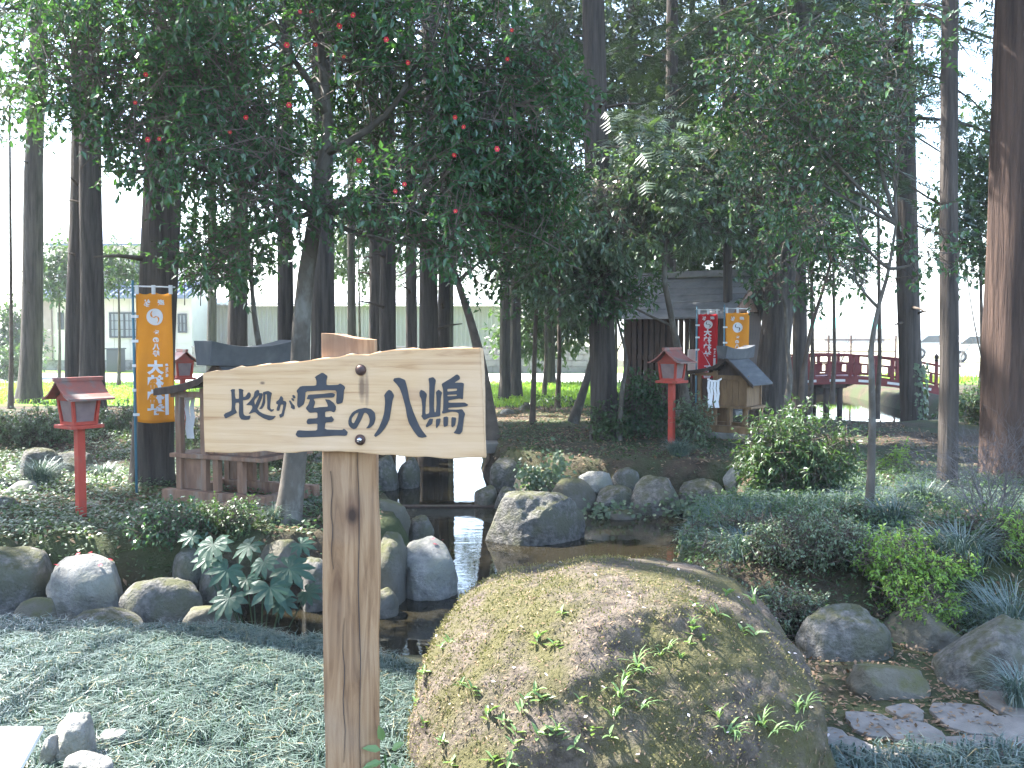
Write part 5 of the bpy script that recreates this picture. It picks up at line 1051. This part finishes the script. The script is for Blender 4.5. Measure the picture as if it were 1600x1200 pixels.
def flower_mesh():
    q = B()
    for k in range(6):
        a = 2 * math.pi * k / 6; c, s_ = math.cos(a), math.sin(a); pt = lambda r_, w_, z: [(r_ * c - w_ * s_, r_ * s_ + w_ * c, z), (r_ * c + w_ * s_, r_ * s_ - w_ * c, z)]
        v = [(0, 0, 0)] + pt(.45, .3, .25 + .05 * (k % 2)) + pt(.95, .34, .38 + .06 * (k % 2)) + [(1.05 * c, 1.05 * s_, .32)]; q.add(v, [(0, 2, 1), (1, 2, 4, 3), (3, 4, 5)])
    return q
f0 = None
for i, (px, py) in enumerate(fl_px):
    p = at(px, py, 6.35 + random.uniform(-.15, .2))
    if f0 is None: o = f0 = flower_mesh().build('flower', M['flower'], ct, smooth=True); st = B().lathe([(.12, .05), (.22, .45), (.001, .5)], n=8).build('stamen', M['stamen'], o)
    else: o = shared('flower', f0, ct); shared('stamen', st, o)
    o.location = p - cb; d_ = (CAM - p).normalized() + Vector((random.uniform(-.5, .5), random.uniform(-.3, .3), random.uniform(-.6, .2))); o.rotation_euler = d_.to_track_quat('Z', 'Y').to_euler(); s_ = random.uniform(.012, .019); o.scale = (s_,) * 3
# bright evergreen right of centre
b_ = at(1078, 694, 12.9); b_.z = hz(b_.x, b_.y); Y2 = 12.6
leafy('evergreen_tree', 'thin leaning evergreen whose glossy crown catches the sun in front of the hall', 'tree', b_, [at(1079, 700, 12.9), at(1074, 640, 12.9), at(1062, 560, 12.8), at(1052, 510, 12.7), at(1038, 440, 12.6), at(1040, 380, Y2), at(1045, 320, Y2)], .062,
  [pe(1045, 300, Y2, 150, 50, 1.2), pe(955, 340, Y2, 100, 65, 1.0), pe(1130, 320, Y2, 100, 60, 1.0), pe(890, 420, 12.9, 70, 65, .8), pe(1070, 250, 13, 120, 50, 1.0)], 2500, .10, .05, 'glossy', nlv=9, tw=.36, seed=5, thresh=-.2, droop=.5, flat=.8)
# sapling nearer the camera
b_ = at(1357, 812, 6.9); b_.z = hz(b_.x, 6.9)
leafy('young_tree', 'slim grey sapling with forked top in front of the red bridge', 'tree', b_, [at(1357, 820, 6.9), at(1361, 740, 6.9), at(1363, 660, 6.9), at(1362, 580, 6.9), at(1360, 545, 6.9), at(1372, 480, 6.9), at(1390, 420, 6.9), at(1400, 350, 6.9)], .030,
  [pe(1330, 330, 6.9, 110, 90, .6), pe(1400, 250, 7.0, 110, 120, .6), pe(1240, 260, 7.1, 110, 120, .6), pe(1340, 120, 7.1, 150, 130, .7), pe(1330, 420, 6.8, 60, 40, .3), pe(1440, 400, 7.0, 60, 50, .35), pe(1200, 120, 7.2, 100, 110, .6)], 1350, .055, .030, 'broad', nlv=8, tw=.2, seed=8, thresh=-.1, subs=9, trunk_min=.012, limb_r=.6)
# forked tree behind the sign and other thin trees
def thin(label, pts, r0, ell, ncl, seed, lm='broad', LL=.1, WW=.05, bark='twig', thresh=-.1, **kw):
    b_ = Vector(pts[0]); b_.z = hz(b_.x, b_.y); return leafy('understory_tree', label, 'tree', b_, pts, r0, ell, ncl, LL, WW, lm, bark=bark, seed=seed, thresh=thresh, **kw)
Yf = 13.2
thin('forked dark tree with flared root at the right end of the sign', [at(772, 700, Yf), at(766, 660, Yf), at(757, 600, Yf), at(748, 550, Yf), at(735, 500, Yf), at(715, 440, Yf), at(700, 390, Yf)], .10, [pe(700, 350, Yf, 90, 60, .8), pe(760, 400, Yf, 60, 60, .6), pe(740, 300, Yf, 90, 60, .8)], 500, 21)
thin('thin pole-like tree standing on the far litter bank', [at(831, 680, 14.5), at(834, 600, 14.5), at(837, 500, 14.5), at(842, 400, 14.5), at(845, 300, 14.5)], .045, [pe(845, 330, 14.5, 70, 90, .8), pe(830, 440, 14.5, 50, 50, .5)], 450, 22)
thin('pale leaning stem against the thick trunk left of the hall', [at(895, 660, 14.4), at(912, 610, 14.4), at(930, 545, 14.4), at(950, 470, 14.4)], .07, [pe(960, 430, 14.4, 70, 50, .6)], 250, 23, bark='bark_pale')
thin('short pale pole of a cut sapling right of the thick trunk', [at(967, 695, 12.9), at(968, 660, 12.9), at(972, 610, 12.9), at(980, 560, 13), at(960, 480, 13)], .045, [pe(950, 450, 13, 50, 40, .4)], 160, 24, bark='bark_pale')
thin('slender pale stem left of the bridge with sparse green leaves', [at(1228, 640, 11.5), at(1235, 590, 11.5), at(1230, 540, 11.5), at(1228, 480, 11.5), at(1215, 430, 11.5), at(1225, 380, 11.5)], .035, [pe(1215, 420, 11.5, 50, 60, .4), pe(1250, 360, 11.5, 70, 60, .5)], 230, 25, bark='bark_pale', LL=.08)
thin('slender dark stem crossing the left bridge end', [at(1250, 640, 12), at(1255, 580, 12), at(1268, 510, 12), at(1290, 440, 12), at(1305, 380, 12)], .035, [pe(1300, 390, 12, 60, 50, .5), pe(1270, 450, 12, 40, 40, .3)], 200, 26, LL=.09)
thin('slim leaning stem left of the sign top', [at(412, 660, 10), at(408, 560, 10), at(398, 500, 10), at(392, 430, 10), at(396, 380, 10)], .04, [pe(360, 400, 10, 70, 50, .5), pe(330, 330, 10, 60, 50, .5)], 230, 27, bark='bark_pale')
# background masses of evergreen, each a tree
def bgtree(label, px, Yd, rpx, py0, py1, seed, lm='hedge', LL=.2, n=700, base_py=600, th=-.25):
    k = mpp(Yd); b_ = at(px, base_py, Yd); b_.z = 0; c = (py0 + py1) / 2; h = (py1 - py0) / 2
    ell = [pe(px, c, Yd, rpx, h, rpx * k * .8), pe(px - rpx * .5, c + h * .35, Yd, rpx * .6, h * .6, rpx * k * .6), pe(px + rpx * .55, c + h * .2, Yd, rpx * .6, h * .6, rpx * k * .6), pe(px, py0 + h * .4, Yd, rpx * .6, h * .5, rpx * k * .6)]
    tp = [Vector((b_.x, Yd, -.1)), Vector((b_.x + .05, Yd, 1.0)), Vector(at(px, c, Yd))]
    return leafy('background_tree', label, 'tree', b_, tp, .06, ell, n, LL, LL * .5, lm, bark='twig', seed=seed, nlv=8, tw=LL * 3, thresh=th, subs=4, group='evergreens behind the grove')
bgtree('rounded green tree above the block wall right of the sign', 860, 30, 75, 425, 560, 31, n=1000)
bgtree('evergreen mass behind the bright glossy crown', 960, 27, 95, 250, 470, 33, n=1100)
bgtree('tall dark evergreen behind the hall roof', 1090, 25, 100, 200, 470, 34, n=1200)
bgtree('evergreen right behind the leaning dark trunk', 1200, 26, 80, 220, 480, 35, n=900)
bgtree('evergreen high behind the sapling crown', 1300, 23, 80, 60, 380, 36, n=900)
bgtree('evergreen low in the grove above the sign post', 560, 29, 60, 310, 440, 37, n=500)
bgtree('evergreen between the camellia and the far pole trees', 850, 24, 80, 260, 430, 38, n=900)
bgtree('garden tree by the house at the far left', 14, 34, 45, 480, 590, 39, n=500, LL=.18)
bgtree('conifer-like tree in front of the house wall', 92, 30, 38, 380, 470, 40, n=260, LL=.18)
bgtree('leafy tree between the trunk pair and the orange banner', 185, 28, 40, 385, 445, 41, n=150, LL=.18)
bgtree('dark evergreen top behind the right bare trunk', 1530, 20, 55, 180, 440, 42, n=600, LL=.16)
bgtree('high evergreen at the upper left edge', 15, 20, 45, 60, 260, 44, n=130, LL=.16, th=0)

bgtree('tall pale-green evergreen rising behind the bright crown', 985, 21, 110, -40, 250, 51, lm='conif', n=1300, LL=.16, th=-.15)
bgtree('tall evergreen rising above the hall', 1130, 20, 100, -60, 230, 52, lm='conif', n=1200, LL=.16, th=-.15)
bgtree('tall dark evergreen above the leaning trunk', 1265, 20, 90, -60, 260, 53, lm='conif', n=1100, LL=.16, th=-.15)
bgtree('evergreen top right of the camellia', 870, 19, 80, -60, 240, 54, lm='conif', n=900, LL=.16, th=-.15)
bgtree('evergreen top beside the ivy footed trunk', 1370, 19, 60, -40, 250, 55, lm='conif', n=500, LL=.15, th=-.1)
# bare twiggy trees and the bare shrub
def twiggy(name, label, cat, base, H, Rr, n, m_, seed, r0, lv=4, group=None):
    g = np.random.default_rng(seed); t = thing(name, label, cat, base, 0, group); segs = [[], [], []]
    def grow(p, d, L_, r_, k):
        q = p
        for _ in range(3):
            d = d + g.normal(size=3) * .22; d = d / np.linalg.norm(d); e = q + d * L_ / 3; segs[0].append(q); segs[1].append(e); segs[2].append(r_); q = e
        if k > 0:
            for _ in range(g.integers(2, 4)): grow(q - d * L_ * g.uniform(0, .5), d + g.normal(size=3) * .55, L_ * g.uniform(.55, .8), r_ * .6, k - 1)
    for _ in range(n): d = g.normal(size=3) * np.array([Rr, Rr, .1]) + np.array([0, 0, 1.0]); grow(np.array(base, float) + g.normal(size=3) * np.array([.08, .08, 0]) * Rr, d / np.linalg.norm(d), H * .38, r0, lv)
    s = Scatter(); s.sticks(np.array(segs[0]), np.array(segs[1]), np.array(segs[2]), 0); s.build('branches' if False else 'branch_work', [M[m_]], t, origin=base); return t
M['twig_grey'] = mat('grey_twig', (0.14, 0.13, 0.13), (0.09, 0.083, 0.083), 0.9, 20)
twiggy('bare_shrub', 'leafless grey twiggy shrub before the massive reddish trunk', 'shrub', (*at(1550, 790, 6.3).xy, hz(at(1550, 790, 6.3).x, 6.3)), 1.0, .45, 34, 'twig_grey', 3, .0042, 4)
for i, (px, Yd, lb) in enumerate(((1312, 40, 'small bare tree beyond the red bridge'), (1500, 44, 'bare tree beyond the right trunks, left of the white car'), (1550, 46, 'bare tree far behind the massive reddish trunk'), (1370, 60, 'distant bare tree across the field'))):
    b_ = at(px, 560, Yd); twiggy('bare_tree', lb, 'tree', (b_.x, Yd, 0), 2.3, .35, 4, 'twig_grey', 50 + i, .03, 4, 'bare trees beyond the bridge')

# ------------------------------------------------------------------ shrubs
def shrub(label, px, py, Yd, rpx, hpx, n, LL, WW, lm, seed, name='shrub', th=-.15, ry=None, nlv=7, tw=.12, cat='shrub', group=None, flat=1.0):
    Yd = Yd or gpt(px, py).y; k = mpp(Yd); p = at(px, py, Yd); b_ = Vector((p.x, Yd, hz(p.x, Yd))); h = hpx * k; r_ = rpx * k; c = b_ + Vector((0, 0, h * .55)); ry = ry or r_ * .8
    ell = [(c, r_, ry, h * .5), (c + Vector((-r_ * .5, 0, -h * .08)), r_ * .55, ry * .7, h * .38), (c + Vector((r_ * .5, -.05, -h * .05)), r_ * .55, ry * .7, h * .4), (c + Vector((0, -ry * .4, -h * .2)), r_ * .8, ry * .6, h * .3)]
    return leafy(name, label, cat, b_, [b_ - Vector((0, 0, .05)), b_ + Vector((.01, 0, h * .2)), b_ + Vector((0, 0, h * .45))], .012, ell, n, LL, WW, lm, bark='twig', seed=seed, nlv=nlv, tw=tw, thresh=th, subs=5, group=group, trunk_min=.006, carve=False)
shrub('large round dark glossy shrub on the right bank below the boarded shrine', 1238, 770, 8.4, 92, 135, 1000, .055, .022, 'hedge', 61, nlv=9, tw=.16)
shrub('bright yellow-green azalea on the right bank', 1405, 895, None, 110, 80, 700, .028, .013, 'azalea', 62, th=-.02, tw=.06, nlv=9)
shrub('second bright yellow-green azalea sprawling nearer the stones', 1410, 985, None, 90, 85, 520, .026, .012, 'azalea', 63, th=.0, tw=.06, nlv=8)
shrub('yellow-green azalea tips at the right photo edge', 1590, 905, None, 45, 85, 230, .026, .012, 'azalea', 64, th=.0, tw=.06)
shrub('low pale small-leaved shrub behind the great mossy boulder', 1090, 925, None, 115, 85, 1300, .022, .012, 'dusty', 65, th=-.2, tw=.06)
shrub('small pale-leaved shrub right of the boulder top', 1225, 945, None, 70, 80, 600, .02, .011, 'dusty', 66, th=-.1, tw=.06)
shrub('dull green shrub in the middle of the right bank', 1260, 880, None, 95, 75, 800, .026, .012, 'dusty', 67, th=-.1, tw=.07)
shrub('bluish low shrub at the pond shore', 1150, 860, None, 85, 60, 800, .035, .010, 'dusty', 68, th=-.15, tw=.08)
shrub('dull green spreading shrub at right behind the azaleas', 1520, 860, None, 90, 60, 700, .03, .013, 'hedge', 83, th=-.1, tw=.08)
shrub('reddish-green low shrub left of the sapling foot', 1300, 820, None, 60, 40, 450, .03, .013, 'dusty', 84, th=-.1, tw=.08)
shrub('dark bush beside the thick trunk left of the hall', 1008, 690, 13.3, 48, 95, 700, .07, .032, 'broad', 69, tw=.18)
shrub('sunlit glossy little shrub before the left shrine plinth', 262, 848, None, 62, 62, 330, .04, .018, 'broad', 70, tw=.09)
shrub('leafy shrub at the foot of the left shrine plinth', 350, 828, None, 60, 45, 350, .035, .016, 'hedge', 71, tw=.09)
shrub('white-speckled leafy sprout at the foot of the leaning evergreen', 1082, 690, 12.5, 26, 85, 160, .06, .03, 'dusty', 72, tw=.14, th=.0)
shrub('grey-green hedge behind the open shrine', 380, 745, 11.0, 110, 75, 1300, .035, .017, 'dusty', 73, tw=.1)
shrub('round clipped bush by the house at far left', 20, 622, 32, 40, 52, 500, .12, .06, 'hedge', 74, tw=.25)
shrub('green bush behind the bridge posts at right', 1470, 640, 20, 55, 75, 600, .09, .045, 'hedge', 75, tw=.2)
shrub('bush at the right foot of the bridge', 1530, 670, 15, 50, 60, 450, .07, .03, 'hedge', 76, tw=.2)
shrub('shaded bush left of the sign post across the water', 500, 700, 13, 55, 70, 500, .06, .03, 'hedge', 77, tw=.18)
shrub('bright weed clump by the mossy stone on the right bank', 1412, 745, 10.2, 30, 38, 160, .045, .025, 'azalea', 78, tw=.1)
shrub('low weeds along the far litter bank', 850, 660, 17, 60, 25, 300, .07, .03, 'hedge', 79, tw=.15)
shrub('fresh green leaves around the thick trunk base', 950, 685, 12.9, 26, 60, 150, .07, .035, 'hedge', 80, tw=.15, th=.05)
shrub('green undergrowth between trunk pair and pale path', 150, 700, 13, 70, 40, 600, .05, .025, 'dusty', 81, tw=.15)
shrub('grey-green undergrowth left of the red lantern', 40, 690, 12, 70, 45, 600, .05, .025, 'dusty', 82, tw=.15)
# bright sprout beside the sign post
p = at(603, 1195, 3.05); t = thing('young_plant', 'little plant with big sunlit pale leaves at the foot of the sign post', 'plant', (p.x, 3.05, 0)); 
for i, (px, py, a, l) in enumerate(((598, 1158, 100, .055), (596, 1172, 165, .06), (598, 1190, 190, .065), (612, 1172, 40, .05), (612, 1192, -60, .06), (606, 1200, -95, .05))):
    s = Scatter(); aa = R(a); s.put(T_LEAF, F_LEAF, np.zeros((1, 3)), np.array([[math.cos(aa), -.25, math.sin(aa)]]), np.array([[0, -.6, .8]]), l, .026); o = s.build('leaf', [M['sprig']], t); o.location = at(px, py, 3.0) - Vector((p.x, 3.05, 0))
B().tube([(0, 0, -.05), (.01, 0, .1), (.0, -.03, at(605, 1180, 3.02).z)], .004, 6).build('stem', M['sprig'], t)

# big-leaved plant
def fatsia():
    p = at(400, 950, 6.35); b_ = Vector((p.x, 6.35, hz(p.x, 6.35))); t = thing('fatsia_plant', 'plant with large dark palmate leaves at the water edge left of the post', 'plant', b_)
    def leafmesh(nl):
        q = B(); q.add([(0, 0, 0)], []); 
        for k in range(nl):
            a = R(-135 + 270 * k / (nl - 1)); L_ = 1.0 - .32 * abs(k - (nl - 1) / 2) / ((nl - 1) / 2); c, s_ = math.sin(a), math.cos(a); P_ = lambda u, v, z: (u * c + v * s_, u * s_ - v * c, z)
            v = [P_(0, 0, 0), P_(.34 * L_, .115, .02), P_(.34 * L_, -.115, .02), P_(.36 * L_, 0, -.01), P_(.68 * L_, .145, -.03), P_(.68 * L_, -.145, -.03), P_(.70 * L_, 0, -.055), P_(L_, 0, -.17)]
            q.add(v, [(0, 3, 1), (0, 2, 3), (1, 3, 6, 4), (3, 2, 5, 6), (4, 6, 7), (6, 5, 7)])
        return q
    lm = [None, None]
    spec = [(333, 850, .17, 10, 6.2), (390, 852, .15, -20, 6.4), (452, 888, .19, 60, 6.2), (355, 890, .16, -30, 6.1), (412, 878, .13, 30, 6.1), (422, 918, .19, 10, 5.98), (358, 935, .17, -15, 5.98), (325, 872, .13, -60, 6.3), (440, 940, .12, 30, 6.0), (470, 850, .12, 50, 6.5), (385, 905, .12, 0, 6.2), (300, 838, .11, -50, 6.6), (480, 925, .12, 70, 6.3)]
    for i, (px, py, s_, tw_, Yd) in enumerate(spec):
        j = i % 2; c = at(px, py, Yd)
        if lm[j] is None: lm[j] = leafmesh(9 if j == 0 else 8).build('leaf', M['fatsia'], t); o = lm[j]
        else: o = shared('leaf', lm[j], t)
        n_ = Vector((random.uniform(-.4, .25), -.62, random.uniform(.6, .95))).normalized(); o.rotation_euler = (Matrix.Rotation(0, 3, 'X') @ n_.to_track_quat('Z', 'Y').to_matrix() @ Matrix.Rotation(R(180 + tw_), 3, 'Z')).to_euler(); o.location = c - b_; o.scale = (s_,) * 3
        a = Vector((0, 0, 0)); e = c - b_; B().tube([a, e * .5 + Vector((0, .04, .05)), e], [.006, .005, .003], 5).build('stalk', M['fatsia'], t)
fatsia()
# tufts of mondo grass and ferns: each clump a plant
def clump(label, px, py, Yd, r_, h, n, seed, m_='mondo', wd=.006):
    Yd = Yd or gpt(px, py).y; p = at(px, py, Yd); b_ = np.array((p.x, Yd, hz(p.x, Yd))); g = np.random.default_rng(seed); t = thing('grass_clump', label, 'grass clump', tuple(b_), 0, 'clumps of strappy grass'); s = Scatter(); a = g.uniform(0, 2 * np.pi, n)
    U = np.stack([np.cos(a), np.sin(a), g.uniform(.3, 1.6, n)], 1); s.put(T_BLADE * np.array([1, 1, 1.6]), F_BLADE, b_ + np.stack([np.cos(a), np.sin(a), 0 * a], 1) * (r_ * .5 * g.random((n, 1))), U, np.tile([0, 0, 1.], (n, 1)) + rdir(n) * .2, h * g.uniform(.6, 1.2, n), wd); s.build('blades' if False else 'leaf_tuft', [M[m_]], t, origin=b_)
for i, a in enumerate((('dark strappy grass clump on the left dark boulder', 65, 745, 9.3, .25, .3), ('strappy grass clump on the pale path behind the red lantern', 162, 745, 9.8, .18, .22), ('yellowish grass clump seen through the open shrine', 352, 752, 10, .25, .2), ('palm-like tuft at the far bank left of the round shrub', 1138, 772, 10.3, .15, .3),
     ('big strappy clump hanging over the pale stone at the right edge', 1585, 985, 4.9, .45, .35), ('strappy clump on the right bank behind the azaleas', 1500, 900, None, .35, .28), ('small strappy clump at the stone on the right edge', 1592, 1085, 4.05, .1, .22), ('strappy clump beside the bare trunk on the right', 1440, 790, None, .3, .25), ('strappy clump on the far bank above the boulder wall', 1060, 735, 11.6, .25, .25), ('bright grass clump behind the palmate leaves', 430, 815, 7.4, .12, .2),
     ('strappy clump right of the sapling trunk', 1400, 820, None, .35, .22), ('dark strappy clump on the shore of the right bank', 1160, 870, None, .3, .2))): clump(*a, 420 if a[4] > .2 else 200, 200 + i)

# ------------------------------------------------------------------ ground cover that nobody could count
def cover(name, label, poly, dens, L0, L1, wf, m_, kind='leaf', seed=1, zoff=.05, mask=0.0, up=.5, mf=1.4):
    poly = np.array(poly, float); g = np.random.default_rng(seed); lo, hi = poly.min(0), poly.max(0); n = int((hi - lo).prod() * dens); P = lo + (hi - lo) * g.random((n, 2)); P = P[sdf(P, poly) < 0]
    p3 = np.column_stack([P * mf, np.zeros(len(P))]); P = P[fbm(p3, seed + 90, 3) > mask]; z = hgt(P); ok = z > WATER_Z + .06; P, z = P[ok], z[ok]; n = len(P); Q = np.column_stack([P, z + zoff * g.random(n) ** 1.5]); s = Scatter(); L_ = g.uniform(L0, L1, n)
    if kind == 'blade':
        cl = np.floor(P / .07).astype(int); ph = _hash(cl[:, 0], cl[:, 1], cl[:, 0] * 0, 5) * 6.28 + g.normal(size=n) * .7; Q[:, 2] -= .01
        U = np.stack([np.cos(ph), np.sin(ph), g.uniform(.35, 1.3, n)], 1); tb = (T_BL3, F_BL3); s.put(tb[0] * np.array([1, 1, 1.7]), tb[1], Q, U, np.tile([0, 0, 1.], (n, 1)) + rdir(n) * .25, L_, wf)
    else: U = rdir(n) * np.array([1, 1, .4]); s.put(T_DIA if kind == 'dia' else T_LEAF, F_DIA if kind == 'dia' else F_LEAF, Q, U, np.tile([0, 0, 1.], (n, 1)) + rdir(n) * up, L_, L_ * wf)
    return tag(s.build(name, [M[m_]]), label, kind='stuff')
cover('mondo_grass', 'thick dwarf mondo grass covering the near left mound', [(-3.2, 2.7), (-.02, 2.7), (-.12, 3.6), (-.3, 4.3), (-.65, 4.62), (-1.15, 5.0), (-1.6, 5.2), (-3.6, 5.2)], 8500, .07, .135, .0044, 'mondo', 'blade', 3, .0, -.5)
cover('mondo_grass', 'dark dwarf mondo grass along the lower right photo edge', [(1.02, 3.1), (2.6, 3.1), (2.6, 3.62), (1.1, 3.6)], 4200, .07, .14, .006, 'mondo', 'blade', 4, .0, -.3)
cover('ground_cover', 'low leafy ground cover on the left bank', [(-5.5, 6.5), (-.9, 6.7), (-1.2, 9), (-1.8, 11), (-2.4, 13), (-6, 13)], 1100, .025, .05, .5, 'dusty', 'dia', 5, .09, -.2)
cover('ground_cover', 'dark creeping ivy over the left bank', [(-5.5, 6.5), (-.9, 6.7), (-1.2, 9), (-1.8, 11), (-2.4, 13), (-6, 13)], 700, .03, .06, .6, 'hedge', 'dia', 6, .06, -.25)
cover('ground_cover', 'creeping green cover on the right bank', [(.9, 4.8), (4.5, 4.8), (5.5, 9), (4, 11), (2.2, 10.0), (1.9, 8.8), (1.2, 7.4)], 1800, .022, .045, .45, 'hedge', 'dia', 7, .14, -.2)
cover('mondo_grass', 'bluish strappy grass over the right bank', [(1.0, 5.0), (5, 5.0), (5.5, 9.8), (2.6, 9.8), (1.6, 8), (1.1, 6.5)], 1500, .1, .2, .006, 'mondo', 'blade', 8, .0, .0)
cover('ground_cover', 'sparse green cover on the far bank', [(-.2, 10.6), (1.3, 10.4), (2.6, 10.4), (5, 11), (5.2, 15.6), (4.2, 17), (-.1, 17)], 260, .03, .06, .5, 'hedge', 'dia', 9, .07, -.02)
cover('leaf_litter', 'fallen brown leaves and needles over the garden floor', [(-7, 6.3), (5.5, 6.3), (6, 20.5), (-9, 20.5)], 190, .03, .08, .45, 'litter', 'dia', 11, .015, -.15, .25)
cover('leaf_litter', 'brown leaf litter between the stones and the flagstones', [(.9, 3.4), (3, 3.4), (3, 5.4), (1.1, 5.2)], 1300, .015, .04, .45, 'litter', 'dia', 12, .028, -.3, .25)
cover('lawn_grass', 'bright sunlit weeds and grass of the lawn strip', [(-16, 20.6), (-7, 20.4), (2.5, 20.6), (5.5, 22), (5.5, 30.6), (-18, 30)], 120, .10, .26, .022, 'weed', 'blade', 13, .0, -.2, mf=.4)
cover('lawn_grass', 'green grass of the verge behind the red bridge', [(6.3, 31.8), (26, 27), (26, 31), (6.3, 35.5)], 60, .15, .4, .04, 'weed', 'blade', 14, .0, -.2, mf=.4)
iv = Scatter()
for (px, py, Yd, rx, rz) in ((958, 806, 10.15, .26, .12), (1068, 796, 10.25, .2, .12), (870, 738, 10.9, .14, .22), (830, 748, 11, .14, .12)):
    c = np.array(at(px, py, Yd)); n = 260; P_ = c + rng.normal(size=(n, 3)) * np.array([rx, .08, rz]) * .6; iv.put(T_LEAF, F_LEAF, P_, rdir(n), np.array([0, -.8, .6]) + rdir(n) * .5, rng.uniform(.03, .055, n), .045)
tag(iv.build('ivy', [M['dusty']]), 'pale ground ivy hanging between the far bank stones', kind='stuff')
# ivy on the foot of one trunk
tr_ = [o for o in bpy.data.objects if o.get('label', '').startswith('ivy footed')][0]; n = 1500; a = rng.uniform(0, 6.28, n); hh = rng.random(n) ** 1.6 * 1.9; rr = .2 + .14 * np.exp(-hh / .3); s = Scatter()
Q = np.stack([np.cos(a) * rr, np.sin(a) * rr, hh], 1); s.put(T_LEAF, F_LEAF, Q, np.stack([-np.sin(a), np.cos(a), -.8 + 0 * a], 1) + rdir(n) * .5, np.stack([np.cos(a), np.sin(a), .4 + 0 * a], 1), rng.uniform(.05, .09, n), .05); o = s.build('ivy', [M['dusty']], tr_); o['kind'] = 'stuff'

# ------------------------------------------------------------------ thin haze volume added to imitate veiling lens glare
hb = B().box(-420, 420, -95, 620, -1.9, 26).build('haze', M['paper']); tag(hb, 'faint pale haze volume added to imitate lens glare', kind='stuff')
hm = bpy.data.materials.new('haze_glare'); hm.use_nodes = True; ht = hm.node_tree; ht.nodes.clear(); ho = ht.nodes.new('ShaderNodeOutputMaterial'); pv_ = ht.nodes.new('ShaderNodeVolumePrincipled')
pv_.inputs['Color'].default_value = (0.86, 0.93, 1, 1); pv_.inputs['Density'].default_value = 0.0013; pv_.inputs['Anisotropy'].default_value = 0.3; ht.links.new(pv_.outputs[0], ho.inputs['Volume'])
hb.data.materials.clear(); hb.data.materials.append(hm)
